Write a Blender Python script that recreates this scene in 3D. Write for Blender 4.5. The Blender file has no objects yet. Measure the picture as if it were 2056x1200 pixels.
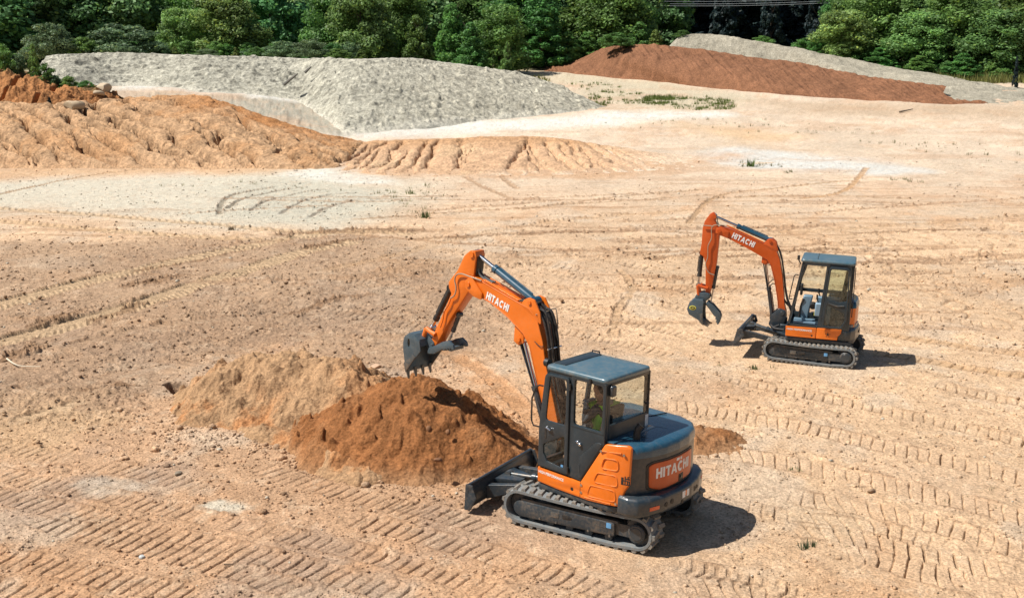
import bpy, bmesh, math, random
import numpy as np
from mathutils import Vector, Matrix
random.seed(7)
RNG = np.random.default_rng(11)
scene = bpy.context.scene
COL = scene.collection

# ------------------------------------------------------------------ camera
CAM_H, F, CX, CY, YH = 7.0915, 2305.23, 1028.0, 600.0, 105.61
PIT = math.atan((CY - YH) / F)
cd = bpy.data.cameras.new('camera'); cam = bpy.data.objects.new('camera', cd); COL.objects.link(cam)
cam.location = (0, 0, CAM_H); cam.rotation_euler = (math.pi / 2 - PIT, 0, 0)
cd.sensor_width = 36; cd.lens = F / 2056 * 36; cd.clip_end = 3000; cd.clip_start = .1
scene.camera = cam

def ray(u, v):
    a = (u - CX) / F; b = -(v - CY) / F
    return a, math.cos(PIT) + b * math.sin(PIT), -math.sin(PIT) + b * math.cos(PIT)
def atY(u, v, Y):
    a, y, z = ray(u, v); t = Y / y
    return np.array([a * t, Y, CAM_H + z * t])
def G(u, v, z=0.0):
    a, y, dz = ray(u, v); t = (z - CAM_H) / dz
    return np.array([a * t, y * t])

# ------------------------------------------------------------------ noise
def _hash(ix, iy, seed):
    h = (ix.astype(np.int64) * 374761393 + iy.astype(np.int64) * 668265263 + seed * 974634777) & 0xffffffff
    h = ((h ^ (h >> 13)) * 1274126177) & 0xffffffff
    return ((h ^ (h >> 16)) & 0xffff).astype(np.float32) / 65535.0
def vnoise(x, y, seed=0):
    ix = np.floor(x); iy = np.floor(y); fx = (x - ix).astype(np.float32); fy = (y - iy).astype(np.float32)
    ix = ix.astype(np.int64); iy = iy.astype(np.int64)
    fx = fx * fx * (3 - 2 * fx); fy = fy * fy * (3 - 2 * fy)
    a = _hash(ix, iy, seed); b = _hash(ix + 1, iy, seed); c = _hash(ix, iy + 1, seed); d = _hash(ix + 1, iy + 1, seed)
    return (a + (b - a) * fx) * (1 - fy) + (c + (d - c) * fx) * fy
def fbm(x, y, octs=4, seed=0, gain=.5):
    s = 0; a = 1; t = 0; c, sn = math.cos(.6), math.sin(.6)
    for o in range(octs):
        s = s + a * vnoise(x, y, seed + o * 17); t += a; a *= gain
        x, y = (x * c - y * sn) * 2.03 + 5.3, (x * sn + y * c) * 2.03 + 1.7
    return s / t
def ridged(x, y, octs=3, seed=0):
    s = 0; a = 1; t = 0
    for o in range(octs):
        s = s + a * (1 - np.abs(2 * vnoise(x, y, seed + o * 31) - 1)); t += a; a *= .55; x = x * 2.1 + 3.1; y = y * 2.1 + 7.7
    return s / t
def sstep(a, b, x):
    t = np.clip((x - a) / (b - a), 0, 1); return t * t * (3 - 2 * t)

# ------------------------------------------------------------------ materials
MATS = {}
def new_mat(name):
    m = bpy.data.materials.new(name); m.use_nodes = True
    nt = m.node_tree; b = nt.nodes['Principled BSDF']; MATS[name] = m
    return m, nt, b
def N(nt, t, **kw):
    n = nt.nodes.new(t)
    for k, v in kw.items(): setattr(n, k, v)
    return n
def noise_node(nt, scale, detail=4, coord='Object', rough=.6):
    tc = N(nt, 'ShaderNodeTexCoord'); no = N(nt, 'ShaderNodeTexNoise')
    no.inputs['Scale'].default_value = scale; no.inputs['Detail'].default_value = detail; no.inputs['Roughness'].default_value = rough
    nt.links.new(tc.outputs[coord], no.inputs['Vector']); return no
def ramp(nt, src, p0, p1, c0=(0, 0, 0, 1), c1=(1, 1, 1, 1)):
    r = N(nt, 'ShaderNodeValToRGB'); r.color_ramp.elements[0].position = p0; r.color_ramp.elements[1].position = p1
    r.color_ramp.elements[0].color = c0; r.color_ramp.elements[1].color = c1
    nt.links.new(src, r.inputs['Fac']); return r
def mixc(nt, fac, a, b, mode='MIX'):
    m = N(nt, 'ShaderNodeMix', data_type='RGBA', blend_type=mode)
    for sock, val in ((m.inputs[0], fac), (m.inputs[6], a), (m.inputs[7], b)):
        if hasattr(val, 'is_linked') or hasattr(val, 'links'): nt.links.new(val, sock)
        else: sock.default_value = val
    return m.outputs[2]
DUST = (.42, .29, .17, 1)
def paint(name, col, rough=.4, dust=.25, dscale=3.0, metal=0, coat=0.0, spec=.5, bump=.0, bscale=40):
    """painted or rubber surface with patchy dust and slight colour drift"""
    m, nt, b = new_mat(name)
    n1 = noise_node(nt, dscale, 8, rough=.7); n2 = noise_node(nt, dscale * 9, 5)
    base = mixc(nt, ramp(nt, n1.outputs['Fac'], .3, .7).outputs['Color'], tuple(c * .86 for c in col) + (1,), tuple(min(1, c * 1.1) for c in col) + (1,))
    mul = N(nt, 'ShaderNodeMath', operation='MULTIPLY'); nt.links.new(n1.outputs['Fac'], mul.inputs[0]); nt.links.new(n2.outputs['Fac'], mul.inputs[1])
    rr = ramp(nt, mul.outputs[0], .20, .42, (0, 0, 0, 1), (dust, dust, dust, 1))
    c = mixc(nt, rr.outputs['Color'], base, DUST)
    nt.links.new(c, b.inputs['Base Color'])
    r2 = ramp(nt, n1.outputs['Fac'], .3, .75, (rough * .8,) * 3 + (1,), (min(1, rough * 1.35),) * 3 + (1,))
    nt.links.new(r2.outputs['Color'], b.inputs['Roughness'])
    b.inputs['Metallic'].default_value = metal; b.inputs['Coat Weight'].default_value = coat; b.inputs['Coat Roughness'].default_value = .15
    b.inputs['Specular IOR Level'].default_value = spec
    if bump:
        nb = noise_node(nt, bscale, 4); bp = N(nt, 'ShaderNodeBump'); bp.inputs['Strength'].default_value = bump; bp.inputs['Distance'].default_value = .01
        nt.links.new(nb.outputs['Fac'], bp.inputs['Height']); nt.links.new(bp.outputs['Normal'], b.inputs['Normal'])
    return m
def glass(name, tint, refl=.08):
    m, nt, b = new_mat(name); nt.nodes.remove(b)
    out = nt.nodes['Material Output']; tr = N(nt, 'ShaderNodeBsdfTransparent'); tr.inputs[0].default_value = tint + (1,)
    gl = N(nt, 'ShaderNodeBsdfGlossy'); gl.inputs['Roughness'].default_value = .02
    lw = N(nt, 'ShaderNodeLayerWeight'); lw.inputs[0].default_value = .5; pw = N(nt, 'ShaderNodeMath', operation='POWER'); nt.links.new(lw.outputs['Facing'], pw.inputs[0]); pw.inputs[1].default_value = 4.0
    fr = N(nt, 'ShaderNodeMath', operation='MULTIPLY_ADD'); nt.links.new(pw.outputs[0], fr.inputs[0]); fr.inputs[1].default_value = .6; fr.inputs[2].default_value = refl / 2
    mx = N(nt, 'ShaderNodeMixShader'); nt.links.new(fr.outputs[0], mx.inputs[0]); nt.links.new(tr.outputs[0], mx.inputs[1]); nt.links.new(gl.outputs[0], mx.inputs[2])
    nt.links.new(mx.outputs[0], out.inputs[0]); return m

# ------------------------------------------------------------------ mesh helpers
def tag(o, label=None, cat=None, group=None, kind=None):
    if label: o['label'] = label
    if cat: o['category'] = cat
    if group: o['group'] = group
    if kind: o['kind'] = kind
    return o
def empty(name, loc=(0, 0, 0), rot=(0, 0, 0)):
    e = bpy.data.objects.new(name, None); COL.objects.link(e); e.location = loc; e.rotation_euler = rot; e.empty_display_size = .3
    return e
def link(name, me, mat, parent=None):
    o = bpy.data.objects.new(name, me); COL.objects.link(o)
    if mat is not None and not len(me.materials): me.materials.append(mat)
    if parent is not None: o.parent = parent
    return o
def np_mesh(name, V, Fq, colors=None, smooth=False):
    """V (n,3); Fq (m,k) all the same k"""
    V = np.asarray(V, np.float32); Fq = np.asarray(Fq, np.int32); k = Fq.shape[1]; m = len(Fq)
    me = bpy.data.meshes.new(name); me.vertices.add(len(V)); me.vertices.foreach_set('co', V.ravel())
    me.loops.add(m * k); me.loops.foreach_set('vertex_index', Fq.ravel())
    me.polygons.add(m); me.polygons.foreach_set('loop_start', np.arange(0, m * k, k, dtype=np.int32)); me.polygons.foreach_set('loop_total', np.full(m, k, np.int32))
    if smooth: me.polygons.foreach_set('use_smooth', np.ones(m, bool))
    if colors is not None:
        at = me.color_attributes.new('Col', 'FLOAT_COLOR', 'POINT')
        c = np.ones((len(V), 4), np.float32); c[:, :3] = colors; at.data.foreach_set('color', c.ravel())
    me.update(); me.validate(); return me
def fillet(poly, r, n=4):
    out = []; m = len(poly)
    rs = r if isinstance(r, (list, tuple)) else [r] * m
    for i in range(m):
        p = Vector(poly[i]); a = Vector(poly[i - 1]) - p; b = Vector(poly[(i + 1) % m]) - p; ri = rs[i]
        if ri <= 1e-6 or a.length < 1e-6 or b.length < 1e-6: out.append(tuple(p)); continue
        ang = a.angle(b)
        if ang > 3.0: out.append(tuple(p)); continue
        d = min(ri / math.tan(ang / 2), a.length * .48, b.length * .48)
        p0 = p + a.normalized() * d; p1 = p + b.normalized() * d
        for k in range(n + 1):
            t = k / n; q = p0 * (1 - t) ** 2 + p * 2 * t * (1 - t) + p1 * t * t; out.append(tuple(q))
    return out
PL = {'xz': lambda a, b, h: (a, h, b), 'yz': lambda a, b, h: (h, a, b), 'xy': lambda a, b, h: (a, b, h)}
def plate_mesh(outline, holes=(), plane='xz', off=0.0, thick=.04, bevel=.006, warp=None, cuts=None, bres=1):
    """flat plate (with openings) of real thickness, bevelled; off = middle of its thickness"""
    cu = bpy.data.curves.new('c', 'CURVE'); cu.dimensions = '2D'; cu.fill_mode = 'BOTH'
    bevel = min(bevel, thick * .45)
    cu.extrude = max(thick / 2 - bevel, 0); cu.bevel_depth = bevel; cu.bevel_resolution = bres; cu.offset = -bevel
    for loop in [outline] + list(holes):
        sp = cu.splines.new('POLY'); sp.points.add(len(loop) - 1); sp.use_cyclic_u = True
        for p, q in zip(sp.points, loop): p.co = (q[0], q[1], 0, 1)
    ob = bpy.data.objects.new('c', cu); me = bpy.data.meshes.new_from_object(ob)
    bpy.data.objects.remove(ob); bpy.data.curves.remove(cu)
    me.materials.clear()
    if cuts:
        bm = bmesh.new(); bm.from_mesh(me)
        for ax, vals in cuts.items():
            for v in vals:
                co = (v, 0, 0) if ax == 0 else (0, v, 0); no = (1, 0, 0) if ax == 0 else (0, 1, 0)
                bmesh.ops.bisect_plane(bm, geom=bm.verts[:] + bm.edges[:] + bm.faces[:], plane_co=co, plane_no=no)
        bm.to_mesh(me); bm.free()
    f = PL[plane]
    for v in me.vertices:
        co = f(v.co.x, v.co.y, v.co.z + off)
        if warp: co = warp(*co)
        v.co = co
    bm = bmesh.new(); bm.from_mesh(me); bmesh.ops.remove_doubles(bm, verts=bm.verts, dist=1e-5); bmesh.ops.recalc_face_normals(bm, faces=bm.faces); bm.to_mesh(me); bm.free()
    return me
class MB:
    """collects primitive shapes into one mesh"""
    def __init__(s): s.bm = bmesh.new()
    def _add(s, V, Fs):
        vs = [s.bm.verts.new(v) for v in V]
        for f in Fs:
            try: s.bm.faces.new([vs[i] for i in f])
            except ValueError: pass
        return s
    def mesh(s, me):
        s.bm.from_mesh(me); bpy.data.meshes.remove(me); return s
    def plate(s, *a, **k): return s.mesh(plate_mesh(*a, **k))
    def box(s, x0, x1, y0, y1, z0, z1, taper=None):
        V = [(x, y, z) for x in (x0, x1) for y in (y0, y1) for z in (z0, z1)]
        return s._add(V, [(0, 1, 3, 2), (4, 6, 7, 5), (0, 4, 5, 1), (2, 3, 7, 6), (0, 2, 6, 4), (1, 5, 7, 3)])
    def hexa(s, V):
        return s._add(V, [(0, 1, 3, 2), (4, 6, 7, 5), (0, 4, 5, 1), (2, 3, 7, 6), (0, 2, 6, 4), (1, 5, 7, 3)])
    def tube(s, pts, r, n=10, cap=True):
        pts = [Vector(p) for p in pts]; rs = r if isinstance(r, (list, tuple)) else [r] * len(pts)
        rings = []; up = None
        for i, p in enumerate(pts):
            t = (pts[min(i + 1, len(pts) - 1)] - pts[max(i - 1, 0)]).normalized()
            if up is None:
                a = Vector((0, 0, 1)) if abs(t.z) < .9 else Vector((1, 0, 0)); u = t.cross(a).normalized()
            else:
                u = (up - t * up.dot(t)).normalized()
            up = u; w = t.cross(u)
            rings.append([s.bm.verts.new(p + (u * math.cos(2 * math.pi * k / n) + w * math.sin(2 * math.pi * k / n)) * rs[i]) for k in range(n)])
        for A, B in zip(rings, rings[1:]):
            for k in range(n): s.bm.faces.new((A[k], A[(k + 1) % n], B[(k + 1) % n], B[k]))
        if cap: s.bm.faces.new(rings[0][::-1]); s.bm.faces.new(rings[-1])
        return s
    def rings(s, rs, cap=True):
        R = [[s.bm.verts.new(p) for p in r] for r in rs]; n = len(R[0])
        for A, B in zip(R, R[1:]):
            for k in range(n): s.bm.faces.new((A[k], A[(k + 1) % n], B[(k + 1) % n], B[k]))
        if cap: s.bm.faces.new(R[0][::-1]); s.bm.faces.new(R[-1])
        return s
    def sphere(s, c, r, nu=12, nv=8, sc=(1, 1, 1)):
        rs = []
        for j in range(1, nv):
            th = math.pi * j / nv
            rs.append([(c[0] + sc[0] * r * math.sin(th) * math.cos(2 * math.pi * k / nu), c[1] + sc[1] * r * math.sin(th) * math.sin(2 * math.pi * k / nu), c[2] - sc[2] * r * math.cos(th)) for k in range(nu)])
        return s.rings(rs)
    def disc(s, c, axis, r, h, n=20, bev=.0):
        a = Vector(axis).normalized(); c = Vector(c)
        if bev: return s.tube([c - a * h / 2, c - a * (h / 2 - .001), c + a * (h / 2 - bev), c + a * h / 2], [r, r, r, r - bev], n)
        return s.tube([c - a * h / 2, c + a * h / 2], r, n)
    def build(s, name, mat, parent=None, xf=None, bevel=0, seg=2, smooth=True, ang=35):
        bm = s.bm; bmesh.ops.recalc_face_normals(bm, faces=bm.faces)
        if xf is not None: bm.transform(xf)
        me = bpy.data.meshes.new(name); bm.to_mesh(me); bm.free()
        return finish(name, me, mat, parent, bevel, seg, smooth, ang)
def finish(name, me, mat, parent=None, bevel=0, seg=2, smooth=True, ang=35):
    if smooth:
        me.polygons.foreach_set('use_smooth', np.ones(len(me.polygons), bool)); me.set_sharp_from_angle(angle=math.radians(ang))
    o = link(name, me, mat, parent)
    if bevel:
        b = o.modifiers.new('bevel', 'BEVEL'); b.width = bevel; b.segments = seg; b.limit_method = 'ANGLE'; b.angle_limit = math.radians(40); b.harden_normals = False
    return o
def catmull(P, n):
    """resample a polyline (k,d) smoothly to n points, uniform in its index"""
    P = np.asarray(P, float); k = len(P); t = np.linspace(0, k - 1, n); i = np.clip(np.floor(t).astype(int), 0, k - 2); f = (t - i)[:, None]
    p0 = P[np.maximum(i - 1, 0)]; p1 = P[i]; p2 = P[i + 1]; p3 = P[np.minimum(i + 2, k - 1)]
    return .5 * (2 * p1 + (p2 - p0) * f + (2 * p0 - 5 * p1 + 4 * p2 - p3) * f ** 2 + (3 * p1 - p0 - 3 * p2 + p3) * f ** 3)
def grid_faces(nr, nc):
    i = np.arange(nr - 1)[:, None] * nc + np.arange(nc - 1)[None]
    return np.stack([i, i + 1, i + nc + 1, i + nc], -1).reshape(-1, 4)
LET = {
 'H': ([(0,0),(.26,0),(.26,.38),(.58,.38),(.58,0),(.84,0),(.84,1),(.58,1),(.58,.62),(.26,.62),(.26,1),(0,1)], [], .82),
 'I': ([(0,0),(.26,0),(.26,1),(0,1)], [], .26),
 'T': ([(.26,0),(.52,0),(.52,.77),(.78,.77),(.78,1),(0,1),(0,.77),(.26,.77)], [], .78),
 'A': ([(0,0),(.24,0),(.32,.22),(.66,.22),(.74,0),(.98,0),(.62,1),(.36,1)], [[(.39,.4),(.59,.4),(.49,.72)]], .98),
 'C': ([(.5+.5*math.cos(math.radians(a)), .5+.52*math.sin(math.radians(a))) for a in range(38, 323, 15)] + [(.5+.25*math.cos(math.radians(a)), .5+.27*math.sin(math.radians(a))) for a in range(318, 37, -15)], [], .96)}
def lettering(word, x0, z0, hgt, sx, plane, off, thick, rot=0.0, flip=1, warp=None):
    """raised block letters; flip=-1 when the text runs towards the negative axis"""
    mb = MB(); x = 0; c, s = math.cos(rot), math.sin(rot)
    def T(p): 
        a = p[0] * hgt * sx; b = p[1] * hgt
        return (x0 + flip * (a * c - b * s), z0 + a * s + b * c)
    for ch in word:
        o, hs, w = LET[ch]
        mb.plate([T((px + x, pz)) for px, pz in o], [[T((px + x, pz)) for px, pz in h] for h in hs], plane, off, thick, .0005, warp=warp, bres=0)
        x += w + .13
    return mb
def text_mesh(body, size, M):
    cu = bpy.data.curves.new('t', 'FONT'); cu.body = body; cu.size = size; cu.extrude = .001; cu.offset = size * .02
    ob = bpy.data.objects.new('t', cu); me = bpy.data.meshes.new_from_object(ob); bpy.data.objects.remove(ob); bpy.data.curves.remove(cu)
    me.materials.clear(); me.transform(M); return me
# ------------------------------------------------------------------ terrain shape
PR = np.array([(0,0),(62,0),(70,.28),(77,.6),(90,1.06),(101,1.64),(112,2.26),(124,3.1),(140,4.4),(158,5.6),(175,6.2),(220,6.8),(700,9)])
PLF = np.array([(0,0),(66,0),(69,.08),(80,.9),(88,2.0),(95,3.1),(103,4.1),(115,4.8),(140,5.4),(175,6.2),(220,6.8),(700,9)])
def base_h(x, y):
    y = np.asarray(y, float); u = F * np.asarray(x, float) / np.maximum(y, 1)      # bearing
    s = sstep(-700, -120, u)
    return np.interp(y, PLF[:, 0], PLF[:, 1]) * (1 - s) + np.interp(y, PR[:, 0], PR[:, 1]) * s
def gp(u, v):
    a, y, dz = ray(u, v); t = np.linspace(12, 230, 4000) / y
    X = a * t; Yv = y * t; Z = CAM_H + dz * t; b = base_h(X, Yv)
    k = np.argmax(Z < b) if (Z < b).any() else len(t) - 1
    return np.array([X[k], Yv[k]])

rows = [10.5]
while rows[-1] < 250:
    y = rows[-1]; rows.append(y + max(.021, y * y / (CAM_H * 1150) * (.62 if y < 75 else .9)))
rows = np.array(rows); NC = 1660
tanu = np.linspace(-.60, .60, NC)
GX = (rows[:, None] * tanu[None]); GY = np.repeat(rows[:, None], NC, 1)
# small sideways jitter keeps the grid from showing
GX = GX + (RNG.random(GX.shape) - .5) * rows[:, None] * (1.20 / NC) * .5
X = GX.ravel(); Y = GY.ravel()
print('ground verts', X.size, len(rows))
H0 = base_h(X, Y)

def poly_sd(px, py, poly):
    """signed distance (inside positive) of points to a polygon"""
    poly = np.asarray(poly); d = np.full(px.shape, 1e9); ins = np.zeros(px.shape, bool)
    for a, b in zip(poly, np.roll(poly, -1, 0)):
        e = b - a; t = np.clip(((px - a[0]) * e[0] + (py - a[1]) * e[1]) / (e @ e + 1e-9), 0, 1)
        d = np.minimum(d, np.hypot(px - a[0] - e[0] * t, py - a[1] - e[1] * t))
        c = (a[1] > py) != (b[1] > py)
        with np.errstate(divide='ignore', invalid='ignore'):
            ins ^= c & (px < (b[0] - a[0]) * (py - a[1]) / (b[1] - a[1]) + a[0])
    return np.where(ins, d, -d)
def patch_mask(poly_px, feather, wob=.6, seed=1, far=False):
    P = np.array([gp(*q) for q in poly_px]) if far else np.array([G(*q) for q in poly_px])
    m = np.zeros(X.shape, np.float32); pad = feather + wob * 2
    k = np.where((X > P[:, 0].min() - pad) & (X < P[:, 0].max() + pad) & (Y > P[:, 1].min() - pad * 2) & (Y < P[:, 1].max() + pad * 2))[0]
    x = X[k]; y = Y[k]
    w = (fbm(x / (wob * 2.2), y / (wob * 3.2), 5, seed, .6) - .5) * wob * 3.2
    m[k] = sstep(-feather, feather, poly_sd(x, y, P) + w)
    return m

near = Y < 78
xn = X; yn = Y
# ---- soil colour (track grooves are shaded in it further down)
C_SAND = np.array((.61, .42, .262)); C_PALE = np.array((.64, .51, .375)); C_WHITE = np.array((.60, .575, .48)); C_GREYW = np.array((.57, .53, .42))
C_BROWN = np.array((.335, .222, .14)); C_CLAY = np.array((.56, .315, .13)); C_NEAR = np.array((.50, .312, .183)); C_RED = np.array((.36, .15, .055)); C_ORNG = np.array((.50, .255, .115))
n_big = fbm(X / 9, Y / 14, 4, 3); n_mid = fbm(X / 1.6, Y / 2.4, 5, 5, .6); n_str = fbm(X / 7 + .12 * Y, Y / .55, 4, 8, .6); n_fine = fbm(X / .22, Y / .3, 3, 12, .6)
Cg = np.empty((X.size, 3), np.float32)
t = sstep(15, 42, Y)[:, None]; Cg[:] = C_NEAR * (1 - t) + C_SAND * t
t = sstep(40, 75, Y)[:, None]; Cg[:] = Cg * (1 - t) + C_PALE * t
side = sstep(-2, 5, X - .08 * (Y - 20))[:, None] * (1 - sstep(30, 60, Y))[:, None]
Cg[:] = Cg * (1 - side * .7) + np.array((.615, .43, .263)) * side * .7
Cg *= (1 + .34 * (n_mid - .5) + .30 * (n_big - .5))[:, None]
def blend(m, col, k=1.0):
    m = (m * k)[:, None]; Cg[:] = Cg * (1 - m) + np.asarray(col) * m
warm = sstep(.52, .74, fbm(X / 2.3, Y / 3.5, 5, 77, .6)); blend(warm, C_ORNG, .30)
pale = sstep(.53, .68, fbm(X / 1.9, Y / 2.6, 5, 91, .6)); blend(pale, (.56, .45, .33), .55)
gb = sstep(.54, .68, fbm(X / 2.4, Y / 3.4, 5, 191, .6)) * (1 - sstep(30, 45, Y)) * (1 - .6 * side[:, 0]); blend(gb, (.37, .265, .19), .55)
# streaks of darker soil colour across the middle ground
stk = sstep(.60, .74, n_str) * sstep(24, 32, Y) * (1 - sstep(60, 70, Y)); blend(stk, (.37, .215, .115), .6)
# patches
m_brown = patch_mask([(-200,487),(200,488),(420,480),(640,470),(800,478),(900,520),(1010,600),(960,690),(880,740),(760,740),(560,690),(420,720),(330,800),(180,860),(-200,880)], 1.0, .8, 4)
blend(m_brown * (.55 + .8 * (n_mid - .3)), C_BROWN, 1.0)
m_wl = patch_mask([(-200,375),(100,352),(330,352),(560,345),(700,350),(790,375),(830,405),(800,440),(640,458),(420,455),(200,430),(-200,412)], 3.0, 2.0, 6)
blend(m_wl, C_GREYW, .85)
blend(patch_mask([(430,375),(600,360),(760,380),(800,420),(700,448),(560,450),(470,430),(440,405)], 2.0, 1.6, 7), (.46, .44, .35), .55)
blend(patch_mask([(560,352),(600,338),(680,335),(740,352),(790,372),(700,368),(620,366)], 1.0, 1.0, 9), (.66, .645, .56), .9)
blend(patch_mask([(1425,312),(1470,301),(1600,308),(1720,320),(1850,344),(1780,349),(1640,343),(1520,337),(1445,326)], 2.0, 2.2, 10, True), (.60, .59, .535), .95)
blend(patch_mask([(690,268),(760,262),(900,248),(1060,236),(1220,224),(1420,226),(1480,234),(1300,240),(1100,260),(900,268),(740,275)], 3.0, 2.0, 11, True), (.66, .65, .575), .95)
blend(patch_mask([(215,168),(300,166),(430,170),(560,182),(690,204),(680,213),(560,202),(430,188),(300,180),(225,182)], 1.5, 1.8, 12, True), (.62, .61, .55), .9)
m_bench = patch_mask([(225,182),(430,189),(560,203),(690,214),(780,240),(730,262),(690,272),(560,262),(470,250),(380,230),(200,215)], 1.2, 1.8, 13, True); blend(m_bench * np.clip(.8 + 1.2 * (n_fine - .5), 0, 1), (.33, .315, .25), .95)
blend(patch_mask([(1060,150),(1200,150),(1420,180),(1500,200),(1440,215),(1230,215),(1140,175)], 3, 2.5, 14, True), (.50, .44, .31), .8)
blend(patch_mask([(1480,200),(1900,212),(2300,205),(2300,260),(1900,235),(1600,225)], 4, 3, 15, True), (.42, .30, .19), .6)
blend(patch_mask([(1400,250),(1480,252),(1560,275),(1500,285),(1420,268)], 3, 3, 16, True), (.62, .40, .20), .55)
blend(patch_mask([(-200,335),(100,330),(400,336),(680,340),(560,350),(300,352),(-200,370)], 2, 1.5, 18), (.56, .34, .175), .7)
blend(patch_mask([(690,338),(1000,345),(1300,335),(1500,325),(1440,340),(1200,362),(900,362),(740,352)], 1.5, 1.5, 19), (.53, .315, .17), .7)
blend(patch_mask([(380,1010),(440,1000),(500,1018),(470,1030),(410,1030)], .12, .25, 21), (.56, .53, .42), .75)
blend(patch_mask([(160,970),(210,960),(280,970),(260,985),(190,985)], .2, .3, 22), (.50, .45, .36), .5)
blend(patch_mask([(1585,1010),(1700,1010),(1740,1060),(1680,1090),(1600,1060)], .3, .4, 23), (.60, .43, .27), .7)
blend(patch_mask([(880,700),(960,720),(1080,840),(1060,880),(960,820),(900,760)], .4, .5, 24), C_ORNG, .6)
blend(patch_mask([(560,860),(700,940),(900,980),(1060,920),(1090,870),(960,960),(840,970),(690,910)], .5, .5, 25), (.44, .22, .10), .7)
blend(patch_mask([(0,800),(160,800),(250,840),(120,900),(-100,920)], .7, .7, 26), (.55, .37, .21), .6)

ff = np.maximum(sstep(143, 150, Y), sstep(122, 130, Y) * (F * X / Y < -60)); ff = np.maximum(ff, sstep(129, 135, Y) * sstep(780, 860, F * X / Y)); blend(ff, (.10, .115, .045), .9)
fs = sstep(.54, .68, fbm(X / 9, Y / 3.0, 5, 291, .62)) * sstep(48, 66, Y) * (1 - sstep(125, 140, Y)) * (1 - m_wl); blend(fs, (.50, .335, .215), .5)
# ---- small relief
fadeN = 1 - sstep(26, 55, Y)
h = (fbm(X / 3.1, Y / 3.1, 3, 30) - .5) * .10 * (1 + sstep(60, 90, Y) * 2)
rough = .45 + .8 * m_brown - .22 * side[:, 0] + .5 * sstep(.5, .7, n_mid)
h += (fbm(X / .55, Y / .55, 4, 31, .6) - .5) * .095 * rough * (1 - .6 * sstep(50, 80, Y))
nf = sstep(.54, .76, vnoise(X / .07, Y / .08, 33)) * .018 + sstep(.60, .80, vnoise(X / .15, Y / .16, 34)) * .026
h += nf * rough * fadeN * (.25 + .75 * sstep(.38, .58, fbm(X / .8, Y / .8, 3, 35)))
h += (ridged(X / .9 + .2 * Y, Y / .22, 3, 36) - .5) * .03 * (1 - sstep(40, 66, Y)) * (1 - m_brown * .4)
# broken ridges thrown up along the wheel ruts of the middle ground
rut = sstep(.80, .96, ridged(X / 16 + .05 * Y, (Y + .10 * X) / 2.3, 2, 40)) * sstep(25, 30, Y) * (1 - sstep(52, 64, Y)) * sstep(.42, .6, fbm(X / 2.1, Y / 1.3, 4, 41))
h += rut * (.05 + .06 * n_fine); blend(rut, (.38, .225, .12), .45)
# dried mud cracks at the right
mud = patch_mask([(1560,470),(2100,440),(2100,640),(1760,640),(1700,560)], 1.5, 1.2, 43)
crk = sstep(.90, .98, 1 - np.abs(2 * fbm(X / .8, Y / 1.0, 2, 44) - 1)); h -= crk * mud * .05; blend(crk * mud, (.33, .19, .10), .5)
drt = sstep(.56, .72, fbm(X / .4, Y / .5, 5, 47, .7)) * (.4 + .6 * n_big); blend(drt, (.30, .185, .11), .32)
lgt = sstep(.58, .70, fbm(X / .3, Y / .4, 5, 48, .7)); blend(lgt, (.66, .50, .34), .30)

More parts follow.
